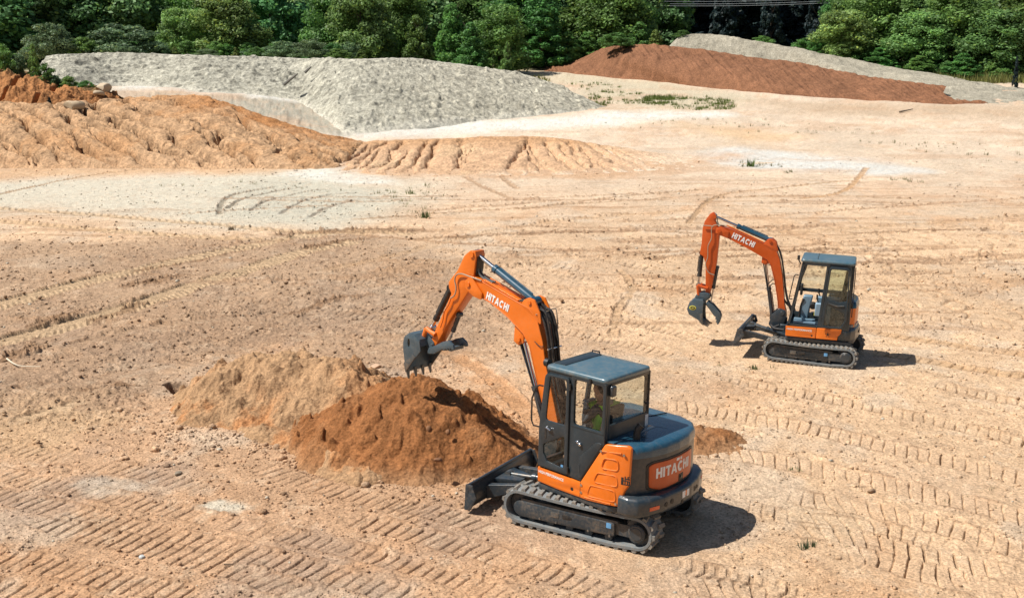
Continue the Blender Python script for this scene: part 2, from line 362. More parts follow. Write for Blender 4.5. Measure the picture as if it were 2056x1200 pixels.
# ---- prints of rubber crawlers and of wheels
TMASK = np.zeros(X.shape, np.float32)
def track(pts, width=.40, pitch=.17, depth=.03, lug=.03, slant=0.0, duty=.35, col=None, ck=.5, clear=.8, berm=.03, wear=.45, seed=0, px=True, jag=.02, skew=0.0, g_shade=.25):
    P = np.array([G(*q) for q in pts]) if px else np.array(pts, float)
    P = catmull(P, max(8, len(P) * 6)); S = np.r_[0, np.cumsum(np.hypot(*np.diff(P, axis=0).T))]
    pad = width * .9
    k = np.where((X > P[:, 0].min() - pad) & (X < P[:, 0].max() + pad) & (Y > P[:, 1].min() - pad) & (Y < P[:, 1].max() + pad))[0]
    x = X[k]; y = Y[k]; best = np.full(x.shape, 1e9); s = np.zeros(x.shape); d = np.zeros(x.shape)
    for i in range(len(P) - 1):
        a, b = P[i], P[i + 1]; e = b - a; L = math.hypot(*e)
        tt = np.clip(((x - a[0]) * e[0] + (y - a[1]) * e[1]) / L ** 2, 0, 1)
        dx = x - a[0] - e[0] * tt; dy = y - a[1] - e[1] * tt; dd = np.hypot(dx, dy); m = dd < best
        best = np.where(m, dd, best); s = np.where(m, S[i] + tt * L, s); d = np.where(m, np.sign(e[0] * dy - e[1] * dx) * dd, d)
    best = best + (vnoise(x / .13, y / .13, seed + 7) - .5) * jag * 2
    ins = sstep(width / 2 + .03, width / 2 - .02, best)
    ends = sstep(0, .5, s) * sstep(0, .5, S[-1] - s)
    worn = sstep(wear - .16, wear + .12, fbm(x / .9, y / .9, 3, 60 + seed)) * ends
    lw_ = (s + slant * np.abs(d) + skew * d + (vnoise(x / .3, y / .3, seed + 3) - .5) * .05) / pitch; li = np.floor(lw_); ph = lw_ - li; lr = _hash(li.astype(np.int64), np.full(li.shape, seed, np.int64), 5); lk = .55 + .65 * lr
    g = sstep(0, .05, ph) * (1 - sstep(duty, duty + .08, ph)) * ins * worn * lk * (.5 + .9 * vnoise(x / .22, y / .22, seed + 11))
    edge = np.exp(-((best - width / 2 - .035) / .035) ** 2) * ends * sstep(.35, .6, vnoise(x / .35, y / .35, seed + 5))
    amt = ins * ends * clear; TMASK[k] = np.maximum(TMASK[k], amt * (1 if lug > .02 else .3))
    h[k] = h[k] * (1 - amt) + .012 * amt - depth * ins * ends - lug * g + berm * edge * (.5 + n_fine[k])
    if col is not None:
        w = (ins * ends * ck)[:, None]; Cg[k] = Cg[k] * (1 - w) + np.asarray(col) * w
    w = (g * g_shade)[:, None]; Cg[k] = Cg[k] * (1 - w * .9)  # shade of the lug grooves put into the soil colour
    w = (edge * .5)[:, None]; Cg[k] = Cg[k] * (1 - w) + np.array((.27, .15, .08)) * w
YC = (.57, .40, .235)
track([(-120,642),(0,612),(200,560),(400,515),(560,482),(700,463),(840,470)], 1.0, .23, .035, .026, .9, .45, YC, .75, .9, .06, .2, 1, g_shade=.5)
track([(-120,725),(0,690),(150,650),(300,605),(400,570),(500,540),(600,508),(720,482)], .95, .23, .035, .026, .9, .45, YC, .75, .9, .06, .2, 2, g_shade=.5)
track([(-100,408),(0,418),(200,432),(400,448),(560,462),(760,468)], .8, .42, .03, .035, 1.0, .35, (.55, .36, .19), .5, .8, .03, .3, 3, g_shade=.5)
track([(-100,432),(0,444),(250,465),(400,476),(540,480)], .8, .42, .03, .035, 1.0, .35, (.55, .36, .19), .5, .8, .03, .3, 4, g_shade=.5)
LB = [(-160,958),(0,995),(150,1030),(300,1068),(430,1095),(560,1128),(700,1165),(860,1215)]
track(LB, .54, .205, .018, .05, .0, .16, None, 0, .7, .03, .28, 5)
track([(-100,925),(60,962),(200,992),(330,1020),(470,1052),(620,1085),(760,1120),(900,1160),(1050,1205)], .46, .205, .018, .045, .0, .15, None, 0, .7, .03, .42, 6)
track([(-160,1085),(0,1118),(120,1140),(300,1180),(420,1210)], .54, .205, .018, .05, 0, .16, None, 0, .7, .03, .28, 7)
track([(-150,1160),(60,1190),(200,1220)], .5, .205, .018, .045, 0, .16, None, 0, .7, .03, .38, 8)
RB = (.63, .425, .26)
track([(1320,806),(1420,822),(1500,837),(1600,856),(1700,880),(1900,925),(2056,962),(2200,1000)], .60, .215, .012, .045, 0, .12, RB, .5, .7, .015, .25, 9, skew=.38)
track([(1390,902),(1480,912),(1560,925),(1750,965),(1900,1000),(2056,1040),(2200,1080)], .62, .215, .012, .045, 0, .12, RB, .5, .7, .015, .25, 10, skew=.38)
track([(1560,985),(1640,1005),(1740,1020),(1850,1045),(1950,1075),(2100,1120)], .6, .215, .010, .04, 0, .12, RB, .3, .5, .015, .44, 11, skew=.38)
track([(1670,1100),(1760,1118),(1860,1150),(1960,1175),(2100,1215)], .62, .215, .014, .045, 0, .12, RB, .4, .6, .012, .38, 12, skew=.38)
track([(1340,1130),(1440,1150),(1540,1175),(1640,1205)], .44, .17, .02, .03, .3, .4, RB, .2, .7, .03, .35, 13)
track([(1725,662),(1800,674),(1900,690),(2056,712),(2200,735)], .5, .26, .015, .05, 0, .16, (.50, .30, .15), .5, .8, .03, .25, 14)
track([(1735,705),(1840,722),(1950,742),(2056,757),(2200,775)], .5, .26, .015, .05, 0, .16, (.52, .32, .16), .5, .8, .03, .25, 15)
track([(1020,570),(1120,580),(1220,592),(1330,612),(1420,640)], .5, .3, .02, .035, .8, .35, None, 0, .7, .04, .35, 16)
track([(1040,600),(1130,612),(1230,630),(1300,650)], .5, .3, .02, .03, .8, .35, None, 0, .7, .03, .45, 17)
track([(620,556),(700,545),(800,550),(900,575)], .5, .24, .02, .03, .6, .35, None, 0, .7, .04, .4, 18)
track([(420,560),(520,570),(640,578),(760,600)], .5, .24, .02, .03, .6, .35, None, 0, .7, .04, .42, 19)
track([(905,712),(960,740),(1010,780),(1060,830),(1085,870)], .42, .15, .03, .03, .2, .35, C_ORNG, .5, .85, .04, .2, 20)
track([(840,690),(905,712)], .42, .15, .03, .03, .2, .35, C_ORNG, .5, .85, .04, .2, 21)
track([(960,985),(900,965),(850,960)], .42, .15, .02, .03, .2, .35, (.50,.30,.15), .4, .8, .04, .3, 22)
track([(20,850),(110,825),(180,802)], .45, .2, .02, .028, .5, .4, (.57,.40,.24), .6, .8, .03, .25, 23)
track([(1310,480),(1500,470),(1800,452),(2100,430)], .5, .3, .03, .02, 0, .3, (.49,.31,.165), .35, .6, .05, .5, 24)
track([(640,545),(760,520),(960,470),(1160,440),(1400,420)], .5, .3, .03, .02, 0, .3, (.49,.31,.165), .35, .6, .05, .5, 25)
# thin wheel lines and spun arcs
for i, (pp, w_, dp, cc) in enumerate([
    ([(440,432),(446,405),(480,388),(560,374)], .25, .05, (.22,.19,.14)), ([(455,420),(490,398),(560,382),(620,376)], .22, .05, (.22,.19,.14)),
    ([(500,425),(540,402),(620,384),(660,380)], .2, .05, (.25,.21,.16)), ([(560,430),(600,408),(660,392),(720,388)], .2, .05, (.25,.21,.16)),
    ([(620,436),(660,415),(720,400)], .2, .05, (.25,.21,.16)), ([(-50,400),(60,376),(160,356),(330,340)], .25, .03, (.36,.23,.13)),
    ([(1040,420),(1250,395),(1420,380)], .25, .03, (.36,.23,.13)), ([(700,440),(1000,420),(1300,400),(1440,390)], .25, .03, (.36,.23,.13)),
    ([(930,358),(1000,388),(1030,400)], .3, .02, (.42,.27,.16)), ([(1000,355),(1040,380)], .3, .02, (.42,.27,.16)),
    ([(1380,450),(1440,395),(1560,378),(1700,365)], .25, .03, (.42,.27,.15)), ([(1400,400),(1640,392),(1850,400)], .25, .03, (.42,.27,.15)),
    ([(1240,540),(1270,580),(1240,620),(1230,680)], .2, .004, (.50,.33,.19)),
    ([(1740,345),(1690,385),(1600,400)], .3, .02, (.50,.30,.15)), ([(700,470),(1100,500),(1400,505),(1800,480)], .3, .02, (.38,.23,.13)),
    ([(1300,525),(1500,500),(1900,520)], .3, .02, (.38,.23,.13)), ([(820,480),(1000,470),(1250,462),(1420,470)], .35, .035, (.33,.2,.11))]):
    track(pp, w_, .5, dp, 0.004, 0, .3, cc, .75, .5, .05, .3, 40 + i, jag=.05)


# many more faint passes, crossing each other, left by the two machines and by wheels
for i, (pp, w_, pt, dp, lg, sk, we) in enumerate([
    ([(430,545),(560,556),(700,560),(860,585),(1000,610)], .5, .26, .015, .04, .4, .40), ([(440,600),(600,612),(760,640),(880,660)], .5, .26, .015, .04, .4, .44), ([(640,600),(800,560),(960,540),(1130,530)], .5, .26, .015, .04, -.3, .44),
    ([(1000,640),(1100,660),(1250,690),(1360,720)], .5, .22, .015, .04, .4, .42), ([(1100,610),(1230,640),(1330,662),(1420,690)], .5, .22, .015, .045, .4, .36), ([(1060,540),(1180,560),(1330,575),(1400,590)], .5, .26, .015, .045, .4, .36),
    ([(1740,620),(1880,640),(2056,660),(2200,680)], .5, .26, .015, .045, .3, .36), ([(1860,770),(2000,800),(2200,845)], .5, .22, .015, .04, .38, .40), ([(1450,760),(1600,790),(1800,830),(2056,890),(2200,930)], .5, .215, .010, .04, .38, .46),
    ([(1560,1060),(1700,1075),(1850,1110),(2056,1160)], .55, .215, .010, .045, .38, .38), ([(1480,1010),(1600,1040),(1760,1060),(1900,1100)], .5, .215, .008, .04, .38, .46), ([(1360,1170),(1500,1190),(1600,1220)], .55, .2, .012, .045, .38, .38),
    ([(700,1040),(840,1075),(1000,1120),(1150,1165),(1280,1210)], .5, .205, .010, .04, 0, .46), ([(760,1000),(880,1030),(1000,1070)], .5, .205, .010, .035, 0, .5), ([(500,930),(640,975),(800,1020),(900,1060)], .5, .205, .008, .03, 0, .52),
    ([(-100,880),(60,905),(240,940),(420,985)], .5, .205, .010, .035, 0, .5), ([(60,1040),(200,1075),(380,1120),(520,1160),(640,1210)], .5, .205, .012, .045, 0, .42), ([(1680,560),(1860,570),(2056,590)], .5, .3, .015, .04, .3, .46),
    ([(860,470),(1040,490),(1200,520),(1330,545)], .6, .34, .02, .045, .5, .40), ([(900,500),(1040,520),(1180,545)], .6, .34, .02, .045, .5, .42), ([(1320,560),(1480,580),(1560,600)], .5, .3, .015, .045, .4, .42), ([(0,520),(160,500),(360,490),(560,500)], .6, .34, .02, .04, .5, .46),
    ([(130,700),(300,660),(460,640),(600,645)], .6, .26, .015, .04, .5, .46), ([(0,790),(150,770),(300,745),(420,725)], .6, .24, .012, .035, .4, .48)]):
    track(pp, w_, pt, dp, lg + .008, 0, .17, None, 0, .75, .025, we - .10, 80 + i, skew=sk, g_shade=.35)
for i in range(26):
    r_ = random.Random(500 + i); v0 = 395 + 170 * r_.random() ** 1.3; u0 = r_.uniform(500, 1900); L_ = r_.uniform(200, 700); sl = r_.uniform(-.07, .03)
    track([(u0 - L_ / 2, v0 - sl * L_ / 2 + r_.uniform(-6, 6)), (u0, v0), (u0 + L_ / 2, v0 + sl * L_ / 2 + r_.uniform(-6, 6))], .24 + .25 * r_.random(), .4, .03, .01, 0, .3, (.39, .245, .145), .6, .5, .07, .4, 120 + i, jag=.06)
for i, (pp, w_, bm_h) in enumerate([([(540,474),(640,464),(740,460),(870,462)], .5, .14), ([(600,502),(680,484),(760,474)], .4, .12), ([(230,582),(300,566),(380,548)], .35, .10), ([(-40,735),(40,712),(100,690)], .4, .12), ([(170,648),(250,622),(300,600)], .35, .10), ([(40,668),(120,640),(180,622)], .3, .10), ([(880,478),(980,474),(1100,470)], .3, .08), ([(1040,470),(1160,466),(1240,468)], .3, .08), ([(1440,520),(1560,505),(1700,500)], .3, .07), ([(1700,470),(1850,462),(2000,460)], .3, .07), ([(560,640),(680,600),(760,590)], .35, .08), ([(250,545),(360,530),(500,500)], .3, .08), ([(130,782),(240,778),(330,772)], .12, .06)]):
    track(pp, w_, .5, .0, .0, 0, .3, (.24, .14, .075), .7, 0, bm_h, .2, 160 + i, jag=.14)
# ---- pit at the end of the dug strip, its near lip and thrown-up crumbs
pit = [(322,772),(340,766),(374,765),(420,772),(520,800),(560,850),(470,822),(400,812),(368,806),(345,790)]
Pp = np.array([G(*q) for q in pit]); k = np.where((X > -8.5) & (X < -3) & (Y > 20) & (Y < 26))[0]
sd = poly_sd(X[k], Y[k], Pp) + (vnoise(X[k] / .2, Y[k] / .2, 70) - .5) * .08
h[k] -= sstep(0, .07, sd) * .55; w = sstep(0, .08, sd)[:, None]; Cg[k] = Cg[k] * (1 - w) + np.array((.40, .20, .085)) * w
for near_, far_, dep, ft in (([(-300,69.5),(0,70.3),(300,70.3),(560,70.0),(640,70.6),(675,72.5)],[(-300,77.5),(0,77.5),(300,79.5),(480,76.5),(640,75),(690,75.5)],1.7,1.5), ([(700,72.5),(760,70),(880,69),(1000,69),(1150,69.3),(1250,70.5)],[(720,77),(880,77.5),(1000,78),(1110,77),(1230,74)],.55,1.0)):
    Pq = np.array([((u_ - CX) / F * Y_, Y_) for u_, Y_ in near_] + [((u_ - CX) / F * Y_, Y_) for u_, Y_ in far_[::-1]])
    k = np.where((X > Pq[:, 0].min() - 2) & (X < Pq[:, 0].max() + 2) & (Y > Pq[:, 1].min() - 2) & (Y < Pq[:, 1].max() + 2))[0]
    h[k] -= dep * sstep(0, ft, poly_sd(X[k], Y[k], Pq))
# rough gravelly bench between the bank and the stockpile
h += m_bench * ((fbm(X / .9, Y / .9, 4, 250, .65) - .5) * .22 + sstep(.55, .8, vnoise(X / .4, Y / .4, 251)) * .10)
# flat standing of the two machines
for (ax, ay) in ((1.44, 16.83), (7.19, 26.5)):
    w = 1 - sstep(1.2, 2.2, np.hypot(X - ax, Y - ay)); h *= (1 - w * .75)
ZG = H0 + h
Cg *= (1 + .22 * (n_fine - .5))[:, None]; Cg = np.clip(Cg, .02, .8)
GZ = ZG.reshape(GX.shape)
def ground_z(x, y):
    i = int(np.clip(np.searchsorted(rows, y), 0, len(rows) - 1)); j = int(np.clip(round((x / rows[i] + .60) / 1.20 * (NC - 1)), 0, NC - 1))
    return float(GZ[i, j])
def ground_c(x, y):
    i = np.clip(np.searchsorted(rows, y), 0, len(rows) - 1); j = np.clip(np.round((x / rows[i] + .60) / 1.20 * (NC - 1)).astype(int), 0, NC - 1)
    return GZ[i, j], Cg.reshape(GX.shape + (3,))[i, j], TMASK.reshape(GX.shape)[i, j]

# ------------------------------------------------------------------ soil material: colour attribute x fine grain + bump
def soil_mat(name, grain=28, gk=.35, bump=.5, dist=.03, far=0, rough=.95):
    m, nt, b = new_mat(name)
    at = N(nt, 'ShaderNodeVertexColor', layer_name='Col')
    n1 = noise_node(nt, grain, 6, rough=.7); n2 = noise_node(nt, grain * .17, 6, rough=.7)
    r1 = ramp(nt, n1.outputs['Fac'], .36, .62, (1 - gk * .8,) * 3 + (1,), (1 + gk * .55,) * 3 + (1,))
    r2 = ramp(nt, n2.outputs['Fac'], .3, .7, (1 - gk * .4, 1 - gk * .43, 1 - gk * .46, 1), (1 + gk * .4,) * 3 + (1,))
    c = mixc(nt, 1.0, at.outputs['Color'], r1.outputs['Color'], 'MULTIPLY'); c = mixc(nt, 1.0, c, r2.outputs['Color'], 'MULTIPLY')
    nt.links.new(c, b.inputs['Base Color']); b.inputs['Roughness'].default_value = rough; b.inputs['Specular IOR Level'].default_value = .12
    ad = N(nt, 'ShaderNodeMath', operation='MULTIPLY_ADD'); nt.links.new(n2.outputs['Fac'], ad.inputs[0]); ad.inputs[1].default_value = 2.5; nt.links.new(n1.outputs['Fac'], ad.inputs[2])
    bp = N(nt, 'ShaderNodeBump'); bp.inputs['Strength'].default_value = bump; bp.inputs['Distance'].default_value = dist
    nt.links.new(ad.outputs[0], bp.inputs['Height']); nt.links.new(bp.outputs['Normal'], b.inputs['Normal']); return m
M_SOIL = soil_mat('soil', 22, .46, .75, .05)
M_FARSOIL = soil_mat('coarse_soil', 7.0, .46, .6, .12)
V = np.stack([X, Y, ZG], 1)
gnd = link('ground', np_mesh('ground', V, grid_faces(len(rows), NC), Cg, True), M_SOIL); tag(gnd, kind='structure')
# the floor of the wood and the land to either side, out to the horizon
def apron():
    ys = np.array([11, 40, 75, 110, 150, 200, 250.0]); V = []; Fs = []
    for sgn in (-1, 1):
        for rr in ys:
            for tt in (.595, .9, 2.5):
                x = sgn * rr * tt; V.append((x, rr, float(base_h(sgn * rr * .595, rr)) - .03))
    for s in range(2):
        for i in range(len(ys) - 1):
            for j in range(2):
                a = s * len(ys) * 3 + i * 3 + j; Fs.append((a, a + 1, a + 4, a + 3))
    V = np.array(V); c = np.where((V[:, 1:2] < 60), C_SAND * .9, C_PALE * .85); return np_mesh('land', V, Fs, c)
tag(link('outer_land', apron(), M_SOIL), kind='structure')
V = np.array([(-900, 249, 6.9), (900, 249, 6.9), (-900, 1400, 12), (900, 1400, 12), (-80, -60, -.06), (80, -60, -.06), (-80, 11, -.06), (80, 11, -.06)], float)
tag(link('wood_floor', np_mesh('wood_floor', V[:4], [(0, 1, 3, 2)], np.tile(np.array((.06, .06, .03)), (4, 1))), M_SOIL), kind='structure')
tag(link('foreground_land', np_mesh('near_land', V[4:], [(0, 1, 3, 2)], np.tile(C_NEAR, (4, 1))), M_SOIL), kind='structure')

# ------------------------------------------------------------------ far mounds and banks: lofted skins
def loft(name, rws, nr, nc, colf, relief, mat=None, back=6.0, drop=3.0, nback=14, seat=True):
    """rws: rows of (u,v,Y) from the toe up to the crest; a back slope is added behind the crest"""
    if seat:
        sh = [gp(q[0], q[1])[1] - q[2] for q in rws[0]]; rws = [[(u, v, Yq + d) for (u, v, Yq), d in zip(r, sh)] for r in rws]
    R = [catmull(np.array([atY(*q) for q in r]), nc) for r in rws]
    A = np.array(R)                                                         # rows, cols, 3
    full = catmull(A.reshape(len(R), -1), nr).reshape(nr, nc, 3)
    under = full[0].copy(); under[:, 1] -= .8; under[:, 2] -= .7
    bk = []
    for i in range(1, nback + 1):
        tt = i / nback; q = full[-1].copy(); q[:, 1] += back * tt; q[:, 2] -= drop * tt ** 1.6; bk.append(q)
    P = np.concatenate([under[None], full, np.array(bk)], 0)
    nrow = P.shape[0]; s = np.clip((np.arange(nrow) - 1) / (nr - 1), 0, 1.6)[:, None] * np.ones((1, nc))
    L = np.r_[0, np.cumsum(np.linalg.norm(np.diff(full[nr // 2], axis=0), axis=1))][None] * np.ones((nrow, 1))
    x, y, z = (P[..., i].ravel() for i in range(3)); s = s.ravel(); L = L.ravel()
    dz, dc = relief(x, y, z, s, L); col = colf(x, y, z, s, L, dc)
    Vv = np.stack([x, y, z + dz], 1)
    return link(name, np_mesh(name, Vv, grid_faces(nrow, nc), np.clip(col, .015, .8), True), mat or M_FARSOIL)
def rills(a, y, per, wid, seed, s, wob=.35):
    w = a / per + wob * 2 * (fbm(a / (per * 2.2), y / 7, 3, seed) - .5) * 2 + .55 * (fbm(a / (per * .35), y / .9, 4, seed + 6, .65) - .5)
    i = np.floor(w); fr = w - i - .5; k = _hash(i.astype(np.int64), np.full(i.shape, seed, np.int64), 3); k2 = _hash(i.astype(np.int64), np.full(i.shape, seed, np.int64), 9)
    return np.exp(-np.abs(fr / (wid * (.6 + .9 * k2))) ** 1.25) * sstep(.15, .6, k) * (1 - sstep(.55 + .45 * k2, .75 + .45 * k2, s)) * (.55 + .6 * vnoise(a / per * 1.7, y / 1.6, seed + 4))
def win(s): return sstep(-.02, .10, s) * (1 - sstep(.94, 1.06, s))
# orange clay bank with erosion gullies
def rel_bank(x, y, z, s, L):
    a = x + .95 * (y - 70) + 1.3 * (fbm(x / 4, y / 4, 3, 81) - .5) * 2
    g1 = np.maximum(rills(a, y, 2.3, .075, 82, s), rills(a + 3, y, 3.4, .05, 182, s * .8)); g2 = rills(a + .3 * (y - 70), y, 1.05, .10, 84, s) * sstep(.35, .55, fbm(x / 3.5, y / 5, 2, 85))
    lump = (fbm(x / 2.2, y / 2.2, 5, 86, .6) - .5)
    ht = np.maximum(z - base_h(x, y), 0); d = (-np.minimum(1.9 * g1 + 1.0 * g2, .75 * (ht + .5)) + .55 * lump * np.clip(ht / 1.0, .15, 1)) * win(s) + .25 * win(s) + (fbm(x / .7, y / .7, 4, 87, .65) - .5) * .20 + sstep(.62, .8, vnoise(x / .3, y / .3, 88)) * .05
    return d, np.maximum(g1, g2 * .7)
def col_bank(x, y, z, s, L, dc):
    n = fbm(x / 2.5, y / 2.5, 5, 88, .6); n2 = fbm(x / .6, y / .6, 4, 89, .6)
    n4 = fbm(x / .25, y / .25, 3, 189, .8); c = np.array((.43, .268, .148)) * (1 + .8 * (n2 - .5) + .8 * (n4 - .5))[:, None]
    top = sstep(.55, .95, s + (n - .5) * .5) * sstep(-27, -20, x) * (1 - sstep(-12, -7, x)); c = c * (1 - top[:, None]) + np.array((.36, .165, .062)) * top[:, None]
    o = sstep(.5, .7, n)[:, None] * .45; c = c * (1 - o) + np.array((.46, .235, .10)) * o
    ap = (1 - sstep(.05, .25, s + (n - .5) * .2))[:, None] * .6; c = c * (1 - ap) + np.array((.56, .36, .21)) * ap
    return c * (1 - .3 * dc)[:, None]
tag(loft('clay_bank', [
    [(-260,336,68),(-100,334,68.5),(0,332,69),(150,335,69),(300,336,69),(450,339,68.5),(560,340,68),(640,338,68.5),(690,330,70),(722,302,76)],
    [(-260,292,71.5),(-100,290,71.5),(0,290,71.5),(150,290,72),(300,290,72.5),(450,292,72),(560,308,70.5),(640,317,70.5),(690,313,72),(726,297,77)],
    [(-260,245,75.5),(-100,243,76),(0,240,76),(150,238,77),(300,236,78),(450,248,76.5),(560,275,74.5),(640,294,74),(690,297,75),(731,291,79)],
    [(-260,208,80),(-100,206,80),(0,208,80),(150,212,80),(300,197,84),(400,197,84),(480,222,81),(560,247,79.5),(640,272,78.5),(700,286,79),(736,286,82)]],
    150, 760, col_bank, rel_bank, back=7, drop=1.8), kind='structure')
# low washed slope with rills right of the bank
def rel_low(x, y, z, s, L):
    a = x + .6 * (fbm(x / 2, y / 3, 3, 91) - .5) + np.sign(x - 1) * .12 * (y - 72) * np.clip(np.abs(x + 4) / 8, 0, 1.5)
    g = np.maximum(rills(a, y, .95, .15, 92, s, .3), .8 * rills(a + 7, y, 1.6, .09, 93, s, .3)) * (1 - sstep(4, 11, x))
    ht = np.maximum(z - base_h(x, y), 0); d = (-np.minimum(.42 * g, ht + .25) + .30 * np.clip(ht / .6, .1, 1) * (fbm(x / 1.6, y / 1.6, 4, 93, .6) - .5)) * win(s) * (1 - .6 * sstep(4, 14, x))
    return d + (fbm(x / .5, y / .5, 4, 95, .65) - .5) * .17, g
def col_low(x, y, z, s, L, dc):
    n = fbm(x / 3, y / 3, 5, 96, .6); n2 = fbm(x / .6, y / .6, 4, 97)
    c = np.array((.54, .345, .205)) * (1 + .55 * (n2 - .5))[:, None]
    e = sstep(.6, .95, s)[:, None] * .6; c = c * (1 - e) + np.array((.44, .245, .115)) * e
    o = sstep(.52, .7, n)[:, None] * .5; c = c * (1 - o) + np.array((.60, .42, .25)) * o
    fade = np.clip(sstep(4, 14, x + 5 * (n - .5)) + (1 - sstep(.0, .22, s + .3 * (n - .5))) * .8 * sstep(-6, 3, x), 0, 1)[:, None]; c = c * (1 - fade) + C_PALE * fade
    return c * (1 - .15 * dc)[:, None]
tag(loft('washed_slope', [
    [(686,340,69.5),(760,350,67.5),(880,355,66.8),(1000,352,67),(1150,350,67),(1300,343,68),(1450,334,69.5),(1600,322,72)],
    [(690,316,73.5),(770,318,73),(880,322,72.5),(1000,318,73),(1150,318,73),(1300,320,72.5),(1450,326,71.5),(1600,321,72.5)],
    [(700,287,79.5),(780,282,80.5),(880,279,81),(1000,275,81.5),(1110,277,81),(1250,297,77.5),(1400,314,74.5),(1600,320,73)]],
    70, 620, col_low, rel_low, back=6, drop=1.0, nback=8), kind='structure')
# red clay mound with the scrub on it, far left
def rel_red(x, y, z, s, L):
    g = sstep(.78, .98, ridged(x / 2.6 + 2, y / 30, 1, 101))
    return (1.7 * (fbm(x / 1.6, y / 1.6, 5, 102, .68) - .5) - .7 * g) * sstep(-.02, .2, s), g
def col_red(x, y, z, s, L, dc):
    n = fbm(x / 1.5, y / 1.5, 5, 103, .6)
    c = np.array((.34, .155, .06)) * (1 + .9 * (n - .5))[:, None]; g = sstep(.80, 1.0, s + (n - .5) * .5)[:, None] * .8
    return c * (1 - g) + np.array((.17, .12, .06)) * g
rm = loft('red_clay_mound', [
    [(-260,236,83),(-100,228,84),(0,216,84.5),(60,208,85),(120,208,86),(180,208,87),(245,205,90)],
    [(-260,172,86),(-100,170,87),(0,178,87),(60,182,87.5),(120,186,88),(180,192,89),(240,196,91.5)],
    [(-260,120,91),(-100,122,91),(0,136,91),(60,149,91),(110,163,91.5),(165,176,92),(232,188,93.5)]], 70, 260, col_red, rel_red, back=6, drop=2.0, seat=False)
tag(rm, 'eroded red clay mound topped with scrub at the far left edge', 'dirt mound')
# grey gravel stockpile
def rel_grey(x, y, z, s, L):
    n = fbm(x / 3.5, y / 3.5, 4, 111); l = ridged(x / 1.1 + .4 * y, y / 1.6, 3, 112)
    clod = sstep(.60, .85, vnoise(x / .35, y / .35, 113)) * .16 + sstep(.7, .9, vnoise(x / .8, y / .8, 114)) * .28
    return ((n - .5) * .40 + (l - .5) * .05 + clod * .55 + (fbm(x / .4, y / .4, 3, 127) - .5) * .16) * win(s) + (n - .5) * .10, clod
def col_grey(x, y, z, s, L, dc):
    n = fbm(x / 2.2, y / 2.2, 5, 115, .65); n2 = fbm(x / .5, y / .5, 3, 116, .7); wr = sstep(-18, -2, x)[:, None] * .5
    c = np.array((.37, .352, .28)) * (1 - wr) + np.array((.40, .365, .28)) * wr
    n3 = fbm(x / .32, y / .32, 3, 126, .8); c = c * (1 + .8 * (n2 - .5) + .45 * (n - .5) + 1.1 * (n3 - .5))[:, None]  # fine tone noise also puts clod shadows into the gravel colour
    t = sstep(.95, 1.03, s)[:, None] * .8; c = c * (1 - t) + np.array((.56, .53, .44)) * t
    tb = ((1 - sstep(.02, .22, s + (n - .5) * .35)) * .75)[:, None]; c = c * (1 - tb) + np.array((.52, .49, .40)) * tb
    dk = sstep(.62, .74, fbm(x / .9, y / .9, 4, 118, .6))[:, None] * .5 * (1 - sstep(-30, 0, x))[:, None]; return c * (1 - dk)
gm = loft('gravel_stockpile', [
    [(40,196,101),(120,190,102),(240,171,103.5),(400,182,101.5),(520,194,100),(600,207,98.5),(650,236,95.5),(700,267,89.5),(800,265,90),(900,253,93),(1000,241,97),(1100,231,101),(1222,217,108)],
    [(60,152,106),(120,149,106),(240,141,107),(400,147,106),(520,154,105),(600,164,104),(650,182,102),(700,195,99),(800,192,99.5),(900,186,101),(1000,184,104),(1100,194,106),(1222,216,109)],
    [(92,112,111),(124,108.5,111),(240,108,111),(400,111,111),(520,115,111),(600,118,110),(660,119,110),(720,119,110),(800,116,110),(870,122,111),(960,134,112),(1040,148,112),(1130,174,111),(1222,215,110)]],
    120, 900, col_grey, rel_grey, back=16, drop=1.2)
tag(gm, 'long pale grey gravel stockpile rising in front of the wood', 'gravel pile')
# brown soil mound and the grey one behind it
def rel_brown(x, y, z, s, L):
    v = ridged((x + .15 * y) / .55, y / 7, 2, 121); n = fbm(x / 2.6, y / 2.6, 5, 122, .6)
    return ((v - .5) * .24 + (n - .5) * .8) * win(s), n
def col_brown(x, y, z, s, L, dc):
    n2 = fbm(x / .8, y / .8, 4, 123, .6); c = np.array((.215, .102, .054)) * (1 + .5 * (n2 - .5) + .5 * (dc - .5))[:, None]
    r = sstep(38, 47, x)[:, None] * .45; c = c * (1 - r) + np.array((.22, .095, .045)) * r
    return c
bm_ = loft('brown_soil_mound', [
    [(1082,143,133),(1150,148,129),(1210,154,126.5),(1330,165,124),(1400,174,121.5),(1500,184,118.5),(1600,192,116),(1700,198,114),(1800,206,111),(1900,211,110),(1984,207,110.5)],
    [(1084,142,134),(1150,134,132),(1210,120,130),(1260,119,129),(1330,124,128),(1400,131,126.5),(1500,146,123.5),(1600,158,121),(1700,172,118.5),(1800,184,115.5),(1900,193,113),(1984,206,111)],
    [(1086,141,135),(1150,124,135),(1210,97,135),(1260,90.5,134),(1330,92,133),(1400,98,131.5),(1500,113,129),(1600,127,126.5),(1700,147,123.5),(1800,162,120),(1900,175,116.5),(1950,186,114),(1984,205,112)]],
    90, 760, col_brown, rel_brown, back=8, drop=2.5)
tag(bm_, 'broad reddish brown soil mound with raked face at the edge of the wood', 'dirt mound')
def rel_fg(x, y, z, s, L): n = fbm(x / 2.2, y / 2.2, 5, 131, .6); return (n - .5) * .8 * win(s), n
def col_fg(x, y, z, s, L, dc):
    n2 = fbm(x / .9, y / .9, 4, 133, .65); return np.array((.33, .30, .23)) * (1 + .55 * (n2 - .5) + .3 * (dc - .5))[:, None]
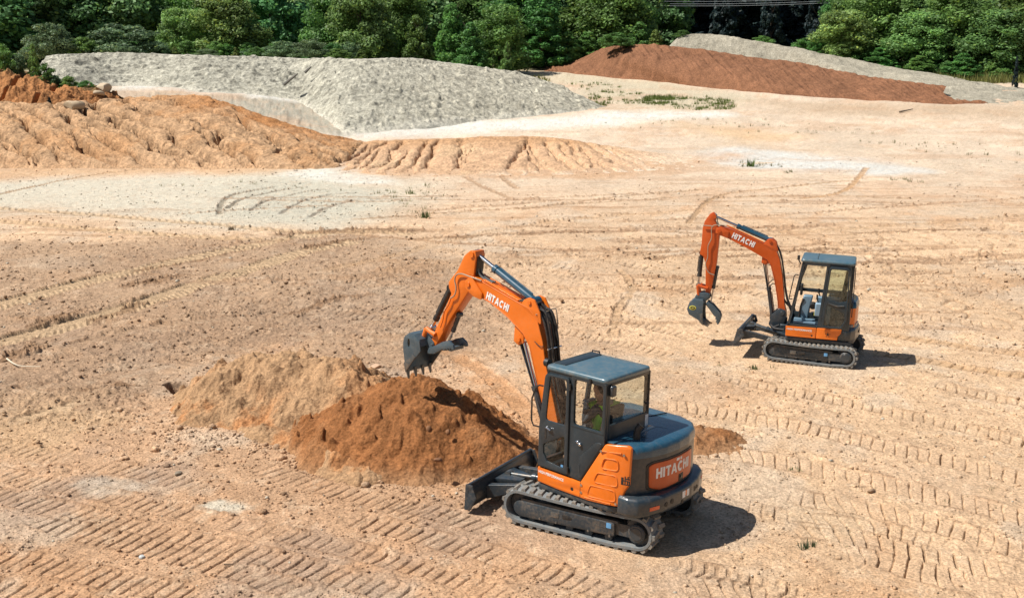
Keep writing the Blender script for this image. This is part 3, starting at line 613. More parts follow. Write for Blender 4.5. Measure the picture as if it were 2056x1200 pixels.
fg = loft('grey_soil_mound', [
    [(1338,118,147),(1365,116,147),(1400,118,146),(1500,130,143),(1600,146,140),(1700,168,134),(1800,188,125),(1880,206,114),(1960,210,111.5),(2056,209,112),(2200,213,111)],
    [(1340,106,147.5),(1365,96,147.5),(1400,94,147),(1500,106,144),(1600,122,141),(1700,142,135.5),(1800,160,131),(1880,182,122),(1970,194,117),(2056,195,117),(2200,202,116)],
    [(1345,92,149),(1366,73,149),(1400,67,149),(1440,70,148),(1500,80,146),(1600,97,143),(1700,117,141),(1800,135,137),(1900,152,133),(1980,168,129),(2060,178,126),(2200,192,123)]],
    60, 520, col_fg, rel_fg, back=8, drop=2.5, seat=False)
tag(fg, 'long grey soil mound sloping down behind the brown mound', 'dirt mound')

# ------------------------------------------------------------------ the two dug heaps, height fields with crumbs
def heap(name, ridge, slope, x0, x1, y0, y1, colf, low=None, step=.02, seed=0, amp=.16, cl=1.0, mat=None):
    Rr = catmull(np.array([atY(*q) for q in ridge]), 40)
    if low: Rr = np.concatenate([Rr, catmull(np.array([atY(*q) for q in low]), 40)])
    xs = np.arange(x0, x1, step); ys = np.arange(y0, y1, step * 1.25); xx, yy = np.meshgrid(xs, ys); x = xx.ravel(); y = yy.ravel()
    hh = np.full(x.shape, -9.0); wx = x + (fbm(x / .8, y / .8, 3, seed) - .5) * .7; wy = y + (fbm(x / .8, y / .8, 3, seed + 1) - .5) * .7
    for q in Rr:
        d = np.hypot(wx - q[0], wy - q[1]); sl = slope * (1 + .25 * np.clip((q[1] - wy) / (d + .01), -1, 0))
        hh = np.maximum(hh, q[2] - sl * (np.sqrt(d * d + .05) - .18) + .10 * np.exp(-(d / .25) ** 2) * 0)
    body = sstep(-.1, .25, hh)
    up = sstep(.05, .6, hh)
    lump = (fbm(x / .45, y / .45, 4, seed + 3, .6) - .5) * amp * 2; run = (ridged(x / .16 + .3 * (y), y / 1.1, 2, seed + 4) - .5) * .016
    c1 = sstep(.55, .76, vnoise(x / .07, y / .07, seed + 5)) * .030 + sstep(.58, .78, vnoise(x / .13, y / .13, seed + 15)) * .035; c2 = sstep(.70, .84, vnoise(x / .2, y / .2, seed + 6)) * .13
    clm = sstep(.40, .62, fbm(x / .7, y / .7, 3, seed + 8))
    z = hh + lump * body + run * up + (c1 + c2 * clm) * cl * (.4 + .6 * body)
    z = np.maximum(z, -.12 + .0 * x)
    keep = (z > -.10).reshape(xx.shape); fm = (keep[:-1, :-1] | keep[1:, :-1] | keep[:-1, 1:] | keep[1:, 1:])
    f = grid_faces(*xx.shape)[fm.ravel()]; col = colf(x, y, z, (c1 + c2) * 8)
    used = np.unique(f); remap = np.zeros(x.size, int); remap[used] = np.arange(used.size)
    return link(name, np_mesh(name, np.stack([x, y, z], 1)[used], remap[f], np.clip(col, .015, .8)[used], True), mat or M_SOIL)
def col_tan(x, y, z, c):
    n = fbm(x / .7, y / .7, 5, 141, .6); n2 = fbm(x / .12, y / .12, 3, 142)
    cc = np.array((.41, .252, .135)) * (1 + .5 * (n2 - .5) + .3 * (n - .5))[:, None]
    o = (sstep(.50, .68, n) * (1 - sstep(.1, .75, z)))[:, None] * .75 ; cc = cc * (1 - o) + np.array((.46, .20, .075)) * o
    e = (sstep(-3.9, -3.0, x) * sstep(.44, .6, n))[:, None] * .5; return cc * (1 - e) + np.array((.43, .20, .08)) * e
hp1 = heap('dirt_heap', [(474,742,23.0),(494,719,22.9),(545,706,22.8),(575,716,22.7),(615,730,22.4),(655,724,22.2),(692,737,21.9),(725,768,21.5)], .66, -8.2, -1.6, 17.6, 26, col_tan, [(440,832,21.8),(520,850,21.0),(600,878,20.2),(680,910,19.2),(722,934,18.6)], .02, 150, .17)
tag(hp1, 'pale tan heap of excavated earth left of the red heap', 'dirt pile')
def col_rd(x, y, z, c):
    n = fbm(x / .7, y / .7, 5, 161, .6); n2 = fbm(x / .12, y / .12, 3, 162); n3 = fbm(x / .25, y / 1.2, 4, 165)
    cc = np.array((.285, .120, .044)) * (1 + .45 * (n2 - .5) + .45 * (n3 - .5))[:, None]
    d = sstep(.56, .75, n)[:, None] * .45; cc = cc * (1 - d) + np.array((.34, .175, .08)) * d
    e = (1 - sstep(-.05, .28, z + (n - .5) * .4))[:, None]; return cc * (1 - e * .7) + np.array((.41, .24, .125)) * e * .7
hp2 = heap('dirt_heap', [(768,768,20.5),(800,757,20.3),(838,760,20.15),(880,792,19.9),(930,826,19.6),(980,862,19.3)], .68, -4.6, 1.2, 17.6, 23, col_rd, [(850,950,18.9),(930,930,18.9),(1000,905,19.1)], .018, 170, .12, .8)
tag(hp2, 'fresh red brown earth heap directly under the raised bucket', 'dirt pile')
hp3 = heap('dirt_heap', [(1395,872,20.2),(1425,868,20.3)], .42, 2.6, 4.6, 19.3, 21.3, col_rd, None, .02, 190, .10)
tag(hp3, 'small low heap of red crumbs behind the near excavator', 'dirt pile')

# ------------------------------------------------------------------ loose clods and stones lying all over the site
def ico_shapes(n=8):
    out = []
    for i in range(n):
        bm = bmesh.new(); bmesh.ops.create_icosphere(bm, subdivisions=1, radius=1)
        bm.verts.ensure_lookup_table(); Vv = np.array([v.co[:] for v in bm.verts]); Ff = np.array([[v.index for v in f.verts] for f in bm.faces]); bm.free()
        Vv = Vv * (1 + (RNG.random((len(Vv), 1)) - .5) * .7) * np.array([1, .8 + .4 * RNG.random(), .55 + .3 * RNG.random()])
        out.append((Vv, Ff))
    return out
SH = ico_shapes()
def scatter(name, x, y, z, r, col, mat):
    Vs, Fs, Cs, o = [], [], [], 0; n = len(x); sid = RNG.integers(0, 8, n); ang = RNG.random(n) * 6.28
    for s in range(8):
        k = np.where(sid == s)[0]; V0, F0 = SH[s]; c, sn = np.cos(ang[k])[:, None], np.sin(ang[k])[:, None]
        vx = V0[None, :, 0] * c - V0[None, :, 1] * sn; vy = V0[None, :, 0] * sn + V0[None, :, 1] * c; vz = np.repeat(V0[None, :, 2], len(k), 0)
        Vv = np.stack([vx * r[k][:, None] + x[k][:, None], vy * r[k][:, None] + y[k][:, None], vz * r[k][:, None] + z[k][:, None]], -1).reshape(-1, 3)
        Ff = (F0[None] + (np.arange(len(k)) * len(V0))[:, None, None]).reshape(-1, 3) + o; o += len(Vv)
        Vs.append(Vv); Fs.append(Ff); Cs.append(np.repeat(col[k], len(V0), 0))
    return link(name, np_mesh(name, np.concatenate(Vs), np.concatenate(Fs), np.clip(np.concatenate(Cs), .02, .8)), mat)
nC = 100000
yy = 12.5 * (75 / 12.5) ** (RNG.random(nC) ** 1.25); xx = (RNG.random(nC) - .5) * 1.05 * yy
keep = fbm(xx / 1.5, yy / 1.5, 4, 201) - .14 * sstep(38, 50, yy) + .35 * RNG.random(nC) + .12 * (xx < -1) > .60
xx, yy = xx[keep], yy[keep]
cx_ = np.concatenate([RNG.normal(-2.0, 1.6, 5000), RNG.normal(-4.6, 1.7, 5000), RNG.normal(3.6, .5, 200)]); cy_ = np.concatenate([RNG.normal(19.6, 1.3, 5000), RNG.normal(21.9, 1.3, 5000), RNG.normal(20.4, .4, 200)])
xx = np.r_[xx, cx_]; yy = np.r_[yy, cy_]; rr = .007 + .009 * RNG.random(len(xx)) ** 2 + .040 * RNG.random(len(xx)) ** 14; rr[-10200:] *= 1 + 1.6 * RNG.random(10200) ** 4; rr *= np.clip(yy / 24, .8, 1.4)
ok = ~((np.abs(xx - 1.44) < 1.7) & (np.abs(yy - 16.83) < 1.7)); xx, yy, rr = xx[ok], yy[ok], rr[ok]
zz, cc, tm = ground_c(xx, yy); ok = (tm < .3) | (RNG.random(len(xx)) < .12); xx, yy, rr, zz, cc = xx[ok], yy[ok], rr[ok], zz[ok], cc[ok]; cc = cc * (.75 + .5 * RNG.random((len(xx), 1)))
wh = RNG.random(len(xx)) < .03; cc[wh] = np.array((.55, .49, .38))
tag(scatter('loose_clods', xx, yy, zz + rr * .25, rr, cc, M_SOIL), 'loose soil clods and pebbles scattered over the bare ground', 'clods', kind='stuff')
# clods on the gravel stockpile and banks are in their relief
# ------------------------------------------------------------------ machine materials
M_DARK = paint('charcoal_paint', (.024, .037, .047), .32, .12, 2.2, coat=.3)
M_DARK2 = paint('charcoal_plate', (.026, .038, .047), .45, .26, 2.8)
M_CAB = paint('cab_paint', (.018, .029, .036), .34, .05, 2.4, coat=.15)
M_ROOF = paint('roof_paint_sky_tint', (.055, .12, .155), .32, .22, 1.8, coat=.4)  # roof blue includes reflected sky put into the base colour
M_HOOD = paint('hood_paint_sky_tint', (.016, .072, .118), .26, .10, 1.6, coat=.5)  # reflected sky is put into this blue base colour too
M_ORANGE = paint('orange_paint', (.72, .155, .006), .36, .10, 2.0, coat=.25)
M_ORANGE2 = paint('deep_orange_paint', (.54, .080, .004), .38, .08, 2.0, coat=.2)
M_RUB = paint('track_rubber', (.17, .17, .155), .8, .5, 4.0, bump=.5)
M_RUB2 = paint('track_rubber_pale', (.15, .172, .178), .75, .4, 5.0, bump=.4)
M_STEEL = paint('worn_steel', (.10, .115, .12), .42, .45, 3.0, metal=.5)
M_BUCK = paint('bucket_steel', (.070, .108, .132), .36, .18, 3.0, metal=.3)
M_CHROME = paint('chrome_rod', (.62, .64, .66), .16, .08, 3.0, metal=1)
M_BLACK = paint('black_plastic', (.012, .013, .014), .5, .12, 4)
M_HOSE = paint('black_hose', (.014, .014, .015), .45, .2, 6)
M_SEAT = paint('seat_fabric', (.030, .032, .034), .8, .15, 4)
M_WRAP = paint('plastic_wrap', (.17, .27, .35), .35, .06, 4, coat=.3)
M_WHITE = paint('white_vinyl', (.80, .80, .77), .5, .04, 5)
M_BLUE = paint('blue_vinyl', (.12, .33, .58), .5, .10, 5)
M_YEL = paint('yellow_vinyl', (.62, .58, .08), .5, .10, 5)
M_REFL = paint('red_reflector', (.75, .10, .02), .25, .05, 5, coat=.5)
M_GLASS = glass('tinted_glass', (.92, .95, .92)); M_GLASS2 = glass('clear_glass', (.975, .985, .975))
M_SKIN = paint('skin', (.36, .19, .12), .55, 0, 5); M_HAIR = paint('dark_hair', (.022, .013, .009), .7, 0, 8)
M_VEST = paint('hi_vis_green', (.38, .85, .08), .75, .05, 6); M_SLEEVE = paint('grey_shirt', (.045, .055, .065), .85, .05, 6)
M_TAPE = paint('reflective_tape', (.68, .66, .42), .35, .05, 6); M_GLOVE = paint('grey_glove', (.20, .26, .31), .75, .05, 8); M_TROUS = paint('dark_trousers', (.05, .05, .055), .85, .1, 6)

def mirror_rect(x0, x1, z0, z1, r=.05): return fillet([(x0, z0), (x1, z0), (x1, z1), (x0, z1)], r)

def crawler(root, yc, w, L, Hh, ri, cfg, side):
    """one rubber crawler: belt (part) > frame cover, sprocket, idler, bolts ; side=+1 the machine's left"""
    th = .055; xs = L / 2 - ri - .025; pts = []
    zc_f, zc_r = ri + .012, ri + .035
    n = 14
    rf, rr = ri, ri - .01
    for k in range(n + 1):
        a = math.radians(-90 + 180 * k / n); pts.append((xs + rf * math.cos(a), zc_f + rf * math.sin(a)))
    for k in range(1, 6): t = k / 6; sag = -.022 * math.sin(math.pi * t); pts.append((xs * (1 - 2 * t), (zc_f + rf) * (1 - t) + (zc_r + rr) * t + sag))
    for k in range(n + 1):
        a = math.radians(90 + 180 * k / n); pts.append((-xs + rr * math.cos(a), zc_r + rr * math.sin(a)))
    for k in range(1, 6): t = k / 6; pts.append((-xs * .88 + (xs * .88 + xs) * t * .97, .012))
    P = [Vector((x, 0, z)) for x, z in pts]; m = len(P)
    def nrm(i): t = (P[(i + 1) % m] - P[i - 1]).normalized(); return Vector((t.z, 0, -t.x))
    mb = MB(); sec = []
    for i in range(m):
        nn = nrm(i); o, inn = P[i] + nn * .0, P[i] - nn * th
        prof = [(o, -w / 2 + .03), (o, w / 2 - .03), (o - nn * .014, w / 2), (inn, w / 2), (inn, w / 2 - .05), (inn, -w / 2 + .05), (inn, -w / 2), (o - nn * .014, -w / 2)]
        sec.append([Vector((q.x, yc + yy_, q.z)) for q, yy_ in prof])
    R = [[mb.bm.verts.new(p) for p in s] for s in sec]
    for i in range(m):
        A, B = R[i], R[(i + 1) % m]
        for k in range(8): mb.bm.faces.new((A[k], A[(k + 1) % 8], B[(k + 1) % 8], B[k]))
    belt = mb.build('track', M_RUB2, root, ang=50)
    # lugs along the loop
    S = [0]
    for i in range(m): S.append(S[-1] + (P[(i + 1) % m] - P[i]).length)
    tot = S[-1]; cnt = int(tot / cfg['pitch']); lm = MB()
    for j in range(cnt):
        for hs in (-1, 1):
            s = (j + (.25 if hs > 0 else .75)) * tot / cnt
            i = next(q for q in range(m) if S[q + 1] >= s); t = (s - S[i]) / (S[i + 1] - S[i] + 1e-9)
            p = P[i].lerp(P[(i + 1) % m], t); nn = nrm(i).lerp(nrm((i + 1) % m), t).normalized(); tg = Vector((-nn.z, 0, nn.x)); lw, lh = cfg['pitch'] * .30, .030
            ya, yb = (hs * .02, hs * (w / 2 - .005)) if hs > 0 else (hs * (w / 2 - .005), hs * .02)
            if not cfg['stag']: s = 0
            V = []
            for tt in (-lw, lw):
                for q in (ya, yb):
                    sk = tt + .035 * (abs(q) / (w / 2)) * (1 if cfg['stag'] else 2.2)
                    for hh, f in ((-.01, 1.0), (lh, .62)):
                        V.append(p + tg * (sk * 1.0 * f + (sk - tt) * (1 - f)) + nn * hh + Vector((0, yc + q, 0)))
            lm.hexa(V)
    lm.build('tread_lugs', M_RUB, belt, smooth=False)
    # frame cover
    yf = yc + side * (w / 2 - .085); fx0, fx1 = -xs + .36, xs + .10; zt, zb = ri + .11, ri - .135
    fr = MB()
    fr.plate(fillet([(fx0, zb + .03), (fx1 - .1, zb - .02), (fx1, zb + .03), (fx1 + .02, zt - .09), (fx1 - .06, zt - .01), (fx0, zt)], [.03, .1, .1, .1, .1, .03], 4), [], 'xz', yf, .09, .02)
    fr.box(-xs + .1, xs, yc - .11, yc + .11, ri - .08, ri + .10)
    fr.box(fx0 - .05, fx1 - .12, yc + side * (w / 2 - .10), yc + side * (w / 2 - .05), zt - .012, zt + .03)
    tf = fr.build('track_frame', M_DARK2, belt)
    e = yf + side * .046
    for bx in (.62, .34, -.2, -.55): MB().disc((bx * L / 2.55, e, zb + .03), (0, 1, 0), .018, .03, 8).build('bolt', M_STEEL, belt)
    # stickers and slot
    MB().plate(mirror_rect(.30, .44, zb + .10, zt - .06, .01), [], 'xz', e + side * .002, .004, .001).plate(mirror_rect(.32, .42, zb + .125, zb + .14, .001), [], 'xz', e + side*.003, .004, .001).build('data_plate', M_STEEL, belt)
    MB().plate(fillet([(.24, zt - .06), (.12, zt - .06), (.07, zt - .10), (.12, zb + .12), (.24, zb + .11)], .02), [], 'xz', e + side * .001, .006, .001).build('frame_slot', M_BLACK, belt)
    MB().plate(mirror_rect(fx0 + .05, fx0 + .13, zt - .10, zt - .02, .008), [], 'xz', e + side * .002, .004, .001).build('sticker', M_BLUE, belt)
    if cfg['id'] == 'A': MB().plate([(fx0 + .15, zt - .105), (fx0 + .33, zt - .095), (fx0 + .33, zt - .085), (fx0 + .15, zt - .095)], [], 'xz', e + side * .001, .003, .0005).build('sticker_line', M_STEEL, belt)
    # sprocket and idler, rollers
    sp = MB(); ys = yc
    sp.disc((-xs, ys, zc_r), (0, 1, 0), rr - th - .01, w * .5, 26); sp.disc((-xs, ys + side * w * .36, zc_r), (0, 1, 0), .135, w * .24, 24, .02)
    for k in range(13):
        a = 2 * math.pi * k / 13; sp.disc((-xs + (rr - th) * math.cos(a), ys, zc_r + (rr - th) * math.sin(a)), (0, 1, 0), .028, w * .24, 8)
    sk = sp.build('sprocket', M_DARK2, belt); 
    MB().disc((-xs, yc + side * (w * .48 + .002), zc_r), (0, 1, 0), .095, .012, 20, .004).build('hub_cap', M_DARK, belt)
    idl = MB(); idl.disc((xs, yc, zc_f), (0, 1, 0), ri - th - .006, w * .42, 26, .02); idl.disc((xs, yc, zc_f), (0, 1, 0), .09, w * .6, 18); idl.build('idler_wheel', M_DARK2, belt)
    for bx in np.linspace(fx0 + .12, fx1 - .28, 5):
        MB().disc((float(bx), yc, .105), (0, 1, 0), .065, w * .5, 16, .01).build('roller', M_DARK2, belt)
    return belt

def cylinder(root, name, p0, p1, rb, rr, split=.55, X=None, mat=None, rod=None):
    """hydraulic cylinder: barrel from p0, rod to p1"""
    a, b = Vector(p0), Vector(p1); d = (b - a); m = a + d * split; dn = d.normalized()
    br = MB().tube([a, m - dn * .05], rb, 14).tube([m - dn * .07, m], rb * 1.18, 14); br.disc(a, (0, 1, 0), rb * 1.25, rb * 2.6, 14)
    side = dn.cross(Vector((0, 1, 0))).normalized()
    br.tube([a + dn * .1 + side * rb * 1.25, m - dn * .12 + side * rb * 1.25], rb * .22, 6)
    o = br.build(name, mat or M_DARK, root, X)
    rd = MB().tube([m - dn * .02, b], rr, 12); rd.disc(b, (0, 1, 0), rr * 1.9, rr * 4, 14)
    rd.build('rod', rod or M_CHROME, o, X); return o

def band(prof_top, prof_bot, y0, y1):
    """box beam between two matching side profiles (x,z), swept across y0..y1"""
    mb = MB(); rs = []
    for (xa, za), (xb, zb) in zip(prof_top, prof_bot): rs.append([(xa, y0, za), (xa, y1, za), (xb, y1, zb), (xb, y0, zb)])
    return mb.rings(rs)

def excavator(cfg):
    A = cfg['id'] == 'A'
    root = empty('excavator', cfg['loc'], cfg['rot'])
    X = Matrix.Rotation(-cfg['sw'], 4, 'Z')                       # slewing of the upper works on the undercarriage
    c = cfg
    # ---------------- undercarriage
    for side in (1, -1): crawler(root, side * (c['tW'] / 2 - c['shoe'] / 2), c['shoe'], c['tL'], c['tH'], c['ri'], c, side)
    uc = MB(); zt = c['tH']
    uc.box(-.62, .62, -c['tW'] / 2 + c['shoe'] * .9, c['tW'] / 2 - c['shoe'] * .9, .26, zt - .04)
    uc.tube([(0, 0, zt - .06), (0, 0, c['zf'] + .02)], .40, 28)
    uc.box(.5, .9, -.42, .42, .24, .40)
    uc.build('car_body', M_DARK2, root, bevel=.012)
    # blade
    bz, bx, bw = c['blz'], c['blx'], c['tW'] / 2 - .005; bh = c['blh']; lean = c['bll']
    pf = [(0.05, 0), (-.01, .04), (-.035, .12), (-.04, .22), (-.02, .32), (.02, bh)]
    pf = [(x + bx + lean * z, z + bz) for x, z in pf]
    out = [(x, z) for x, z in pf] + [(x - .035, z) for x, z in pf[::-1]]
    bl = MB().plate(out, [], 'xz', 0, bw * 2, .004); bl.tube([(pf[-1][0] - .02, -bw, pf[-1][1]), (pf[-1][0] - .02, bw, pf[-1][1])], .028, 10)
    blade = bl.build('blade', M_DARK, root)
    for s in (-1, 1):
        q = [(pf[0][0] + .01, pf[0][1] - .01), (pf[-1][0] + .02, pf[-1][1] + .02), (pf[-1][0] - .10, pf[-1][1] + .01), (pf[3][0] - .12, pf[3][1]), (pf[0][0] - .10, pf[0][1])]
        MB().plate(fillet(q, .015), [fillet([(pf[-1][0] - .075, pf[-1][1] - .06), (pf[-1][0] - .04, pf[-1][1] - .05), (pf[-1][0] - .045, pf[-1][1] - .11), (pf[-1][0] - .078, pf[-1][1] - .12)], .01)], 'xz', s * (bw - .012), .03, .004).build('end_plate', M_DARK2, blade)
        arm = MB(); y0 = s * .36
        arm.rings([[(pf[2][0] - .03, y0 * 1.35 - .06, pf[1][1]), (pf[2][0] - .03, y0 * 1.35 + .06, pf[1][1]), (pf[2][0] - .03, y0 * 1.35 + .06, pf[4][1] - .04), (pf[2][0] - .03, y0 * 1.35 - .06, pf[4][1] - .04)],
                   [(1.35, y0 * 1.1 - .05, .24 + bz * .5), (1.35, y0 * 1.1 + .05, .24 + bz * .5), (1.35, y0 * 1.1 + .05, .36 + bz * .5), (1.35, y0 * 1.1 - .05, .36 + bz * .5)],
                   [(.70, y0 - .05, .27), (.70, y0 + .05, .27), (.70, y0 + .05, .38), (.70, y0 - .05, .38)]])
        arm.build('push_arm', M_DARK2, blade, bevel=.008)
    MB().plate([(pf[4][0] - .04, -.30), (pf[4][0] - .04, .30), (1.42, .16), (1.42, -.16)], [], 'xy', pf[3][1] + .05, .10, .01).build('blade_mount', M_DARK, blade)
    cylinder(root, 'blade_cylinder', (.62, 0, .42), (pf[3][0] - .12, 0, pf[3][1] + .10), .055, .03, .6, None, M_DARK, M_STEEL)
    # ---------------- upper frame skirt
    zf, zp = c['zf'], c['zp']                                    # underside / top of base panel
    yl, yr, xf, xr = c['yl'], c['yr'], c['xfb'], c['xr']
    tail = c['tail']                                             # outer plan curve of the tail, from left to right
    plan = [(xf, yl - .01), (xr - .1, yl - .01)] + tail + [(-.3, -yl), (xf - .15, -yl * .95), (xf + .05, -.3), (xf + .02, .1)]
    MB().plate(fillet(plan, .05, 2), [], 'xy', zf + .045, .09, .015).build('main_frame', M_DARK2, root, X)
    # orange base panel strip along the left and front corner
    if A:
        so = [(.59, .925), (-.22, .895), (-.24, .90), (-.655, 1.585), (-1.0, 1.625), (-1.06, 1.60), (-1.06, 1.05), (-1.0, .95), (-.93, .70), (-.4, .655), (.2, .665), (.585, .69)]
        curve = lambda x, y, z: (x, y - .38 * max(0, -.72 - x) ** 1.5 - .03 * max(0, (z - 1.45) / .15) ** 2, z)
        p = MB().plate(fillet(so, [.02, .05, .05, .06, .05, .04, .06, .05, .04, .02, .02, .03], 3), [fillet([(-.062, .72), (-.062, .77), (-.11, .77), (-.11, .72)], .02, 4)], 'xz', yl - .015, .05, .012, warp=curve, cuts={0: [-.72, -.78, -.84, -.90, -.96]})
        # pressed ribs
        def rib(pts):
            q = [Vector(curve(x, yl + .008, z)) for x, z in fillet(pts, .05, 3)]; p.tube(q + [q[0]], .013, 6, cap=False)
        rib([(-.66, 1.38), (-.88, 1.40), (-.90, 1.24), (-.60, 1.21)]); rib([(-.55, 1.13), (-.87, 1.16), (-.90, 1.00), (-.47, .965)]); rib([(-.43, .905), (-.85, .93), (-.88, .765), (-.36, .72)])
        p.tube([Vector(curve(x, yl + .008, z)) for x, z in [(-.62, 1.475), (-.93, 1.505)]], .014, 6); p.tube([Vector(curve(x, yl + .008, z)) for x, z in [(-.33, .69), (-.80, .715)]], .014, 6)
        pan = p.build('side_panel', M_ORANGE, root, X)
        for bx_, bz_ in ((-.60, 1.47), (-.975, 1.49), (-.262, .86), (-.262, .745), (-.88, .735)):
            MB().disc(curve(bx_, yl + .013, bz_), (0, 1, 0), .020, .012, 10).build('panel_bolt', M_CHROME, pan, X)
        MB().plate([(-.238, .668), (-.245, .668), (-.245, .90), (-.238, .90)], [], 'xz', yl + .0105, .003, .0005).build('panel_seam', M_BLACK, pan, X)
        MB().disc((-.086, yl - .012, .745), (0, 1, 0), .025, .04, 14).build('key_hole', M_BLACK, pan, X)
        em = MB()
        for (a0, a1, b0, b1) in ((0, .035, .0, .11), (0, .09, .055, .07), (.0, .09, .0, .012), (.05, .065, 0, .13), (.085, .10, .0, .07), (.1, .13, .05, .065), (.1, .13, 0, .015), (.115, .13, 0, .06), (.055, .13, .085, .1), (.09, .105, .085, .13), (.09, .14, .12, .13)):
            em.plate([(-.945 - a0, 1.05 + b0), (-.945 - a1, 1.05 + b0), (-.945 - a1, 1.05 + b1), (-.945 - a0, 1.05 + b1)], [], 'xz', yl + .0115, .003, .0003, warp=curve, bres=0)
        em.build('emblem', M_BLACK, pan, X)
        tx0, tx1, tz = .565, .075, .858
    else:
        pan = MB().plate(fillet([(.655, .86), (-.035, .875), (-.035, .63), (.645, .625)], .015), [fillet([(.03, .665), (.03, .705), (.07, .705), (.07, .665)], .018, 4)], 'xz', yl - .005, .05, .01).build('side_panel', M_ORANGE, root, X)
        p2 = MB().plate(fillet([(-.045, .88), (-.60, .90), (-.585, .80), (-.52, .72), (-.52, .635), (-.045, .63)], .02), [], 'xz', yl + .0, .05, .012).build('access_panel', M_ORANGE, root, X)
        em = MB()
        for k in range(5): a = k * 1.2566 + .3; em.plate([(-.30 + .05 * math.cos(a) - .012, .755 + .05 * math.sin(a) - .012), (-.30 + .05 * math.cos(a) + .012, .755 + .05 * math.sin(a) - .012), (-.30 + .05 * math.cos(a), .755 + .05 * math.sin(a) + .015)], [], 'xz', yl + .0265, .003, .0003, bres=0)
        em.disc((-.30, yl + .0265, .755), (0, 1, 0), .026, .003, 10).build('emblem', M_ORANGE2 if 0 else M_BLACK, p2, X)
        MB().disc((.05, yl - .005, .685), (0, 1, 0), .022, .04, 14).build('key_hole', M_BLACK, pan, X)
        tx0, tx1, tz = .625, .06, .80
    Mx = Matrix(((-1, 0, 0, tx0), (0, 0, 1, yl + (.0115 if A else .0215)), (0, 1, 0, tz), (0, 0, 0, 1)))
    tm = text_mesh('HIGH PERFORMANCE', .06, Matrix.Identity(4)); w = max(v.co.x for v in tm.vertices); k = (tx0 - tx1) / w
    tm.transform(Matrix.Diagonal((k, 1.0, 1, 1))); tm.transform(Mx); tm.transform(Matrix.Translation((0, 0, -.02)))
    if A:
        sh = (.895 - .925) / -.81 * 1.0
        for v in tm.vertices: v.co.z += sh * (v.co.x - tx0)
    tm.transform(X); link('lettering', tm, M_WHITE, pan)

    # ---------------- cab
    ztop, zfl = c['ztop'], c['zfl']; xft = c['xft']
    ws = lambda z: xf - .015 + (xft - xf) * max(0, (z - 1.55) / (ztop - 1.55)) if A else xf - .015 + (xft - xf) * (z - zfl) / (ztop - zfl)
    t = .055
    cab = MB()
    if A:
        cab.plate(fillet([(-.005, zfl), (-.005, ztop), (xr, ztop), (xr, 1.60), (-.645, 1.58), (-.235, .91)], .01), [mirror_rect(-.585, -.065, 1.745, 2.425, .05)], 'xz', yl - .025, .05, .008)
        cab.plate(fillet([(ws(zfl), zfl), (ws(1.55), 1.55), (ws(ztop), ztop), (-.0, ztop), (-.0, zfl)], .01), [fillet([(.535, .97), (.535, 1.55), (.45, 2.40), (.04, 2.40), (.03, .97)], .03)], 'xz', yl - .035, .05, .006)
        cab.plate(fillet([(-.19, 1.27), (-.50, 1.575), (-.62, 1.58), (-.25, .96), (-.19, .95)], .02), [], 'xz', yl + .004, .012, .004)
        cab.plate(fillet([(-.20, 1.05), (-.20, 1.17), (-.225, 1.17), (-.225, 1.05)], .01), [], 'xz', yl + .011, .006, .002)
        cab.box(-.62, -.02, yl - .001, yl + .006, 1.712, 1.728)
    else:
        cab.plate(fillet([(-.045, zfl), (-.145, ztop), (xr + .06, ztop), (xr, zfl)], .01), [fillet([(-.17, 1.52), (-.22, 2.30), (-.66, 2.30), (-.70, 1.52)], .05)], 'xz', yl - .03, .05, .008)
        # front post, header, sill around the open doorway
        cab.hexa([(ws(zfl), yl - .07, zfl), (ws(ztop), yl - .07, ztop), (ws(zfl), yl, zfl), (ws(ztop), yl, ztop), (ws(zfl) - .055, yl - .07, zfl), (ws(ztop) - .055, yl - .07, ztop), (ws(zfl) - .055, yl, zfl), (ws(ztop) - .055, yl, ztop)])
        cab.box(-.2, ws(ztop), yl - .06, yl, ztop - .06, ztop); cab.box(-.06, ws(zfl), yl - .06, yl, zfl, zfl + .045)
    # right side
    yq = yr + .025
    cab.plate(fillet([(ws(zfl), zfl), (ws(1.55), 1.55), (ws(ztop), ztop), (xr, ztop), (xr, zfl)], .01), [fillet([(ws(1.6) - .07, 1.6), (ws(ztop) - .06, ztop - .09), (xr + .08, ztop - .09), (xr + .08, 1.6)], .05)] + ([fillet([(ws(1.0) - .07, zfl + .14), (ws(1.5) - .06, 1.52), (xr + .4, 1.52), (xr + .4, zfl + .14)], .03)] if not A else []), 'xz', yq, .05, .008)
    # rear wall with window
    zw = 1.83 if A else 1.52
    cab.plate(fillet([(yr, zfl), (yl - .05, zfl), (yl - .05, ztop), (yr, ztop)], .01), [fillet([(yr + .05, zw), (yl - .12, zw), (yl - .12, ztop - .05), (yr + .05, ztop - .05)], .03)], 'yz', xr + .025, .05, .008)
    # windscreen frame
    fr = plate_mesh(fillet([(yr, zfl), (yl - .01, zfl), (yl - .01, ztop), (yr, ztop)], .01), [fillet([(yr + .06, 1.32 if A else zfl + .52), (yl - .07, 1.32 if A else zfl + .52), (yl - .07, ztop - .07), (yr + .06, ztop - .07)], .04), fillet([(yr + .06, zfl + .10), (yl - .07, zfl + .10), (yl - .07, 1.27 if A else zfl + .47), (yr + .06, 1.27 if A else zfl + .47)], .04)], 'yz', 0, .05, .006, cuts={1: [1.55]}, warp=lambda x, y, z: (x + ws(z) - .028, y, z))
    cab.mesh(fr); cab.box(xr + .03, xf - .05, yr + .03, yl - .03, zfl - .03, zfl + .02)
    cabo = cab.build('cab', M_CAB, root, X)
    # roof
    rz = c['rz']; ro = MB(); x0, x1 = xr - .012, xft + .02
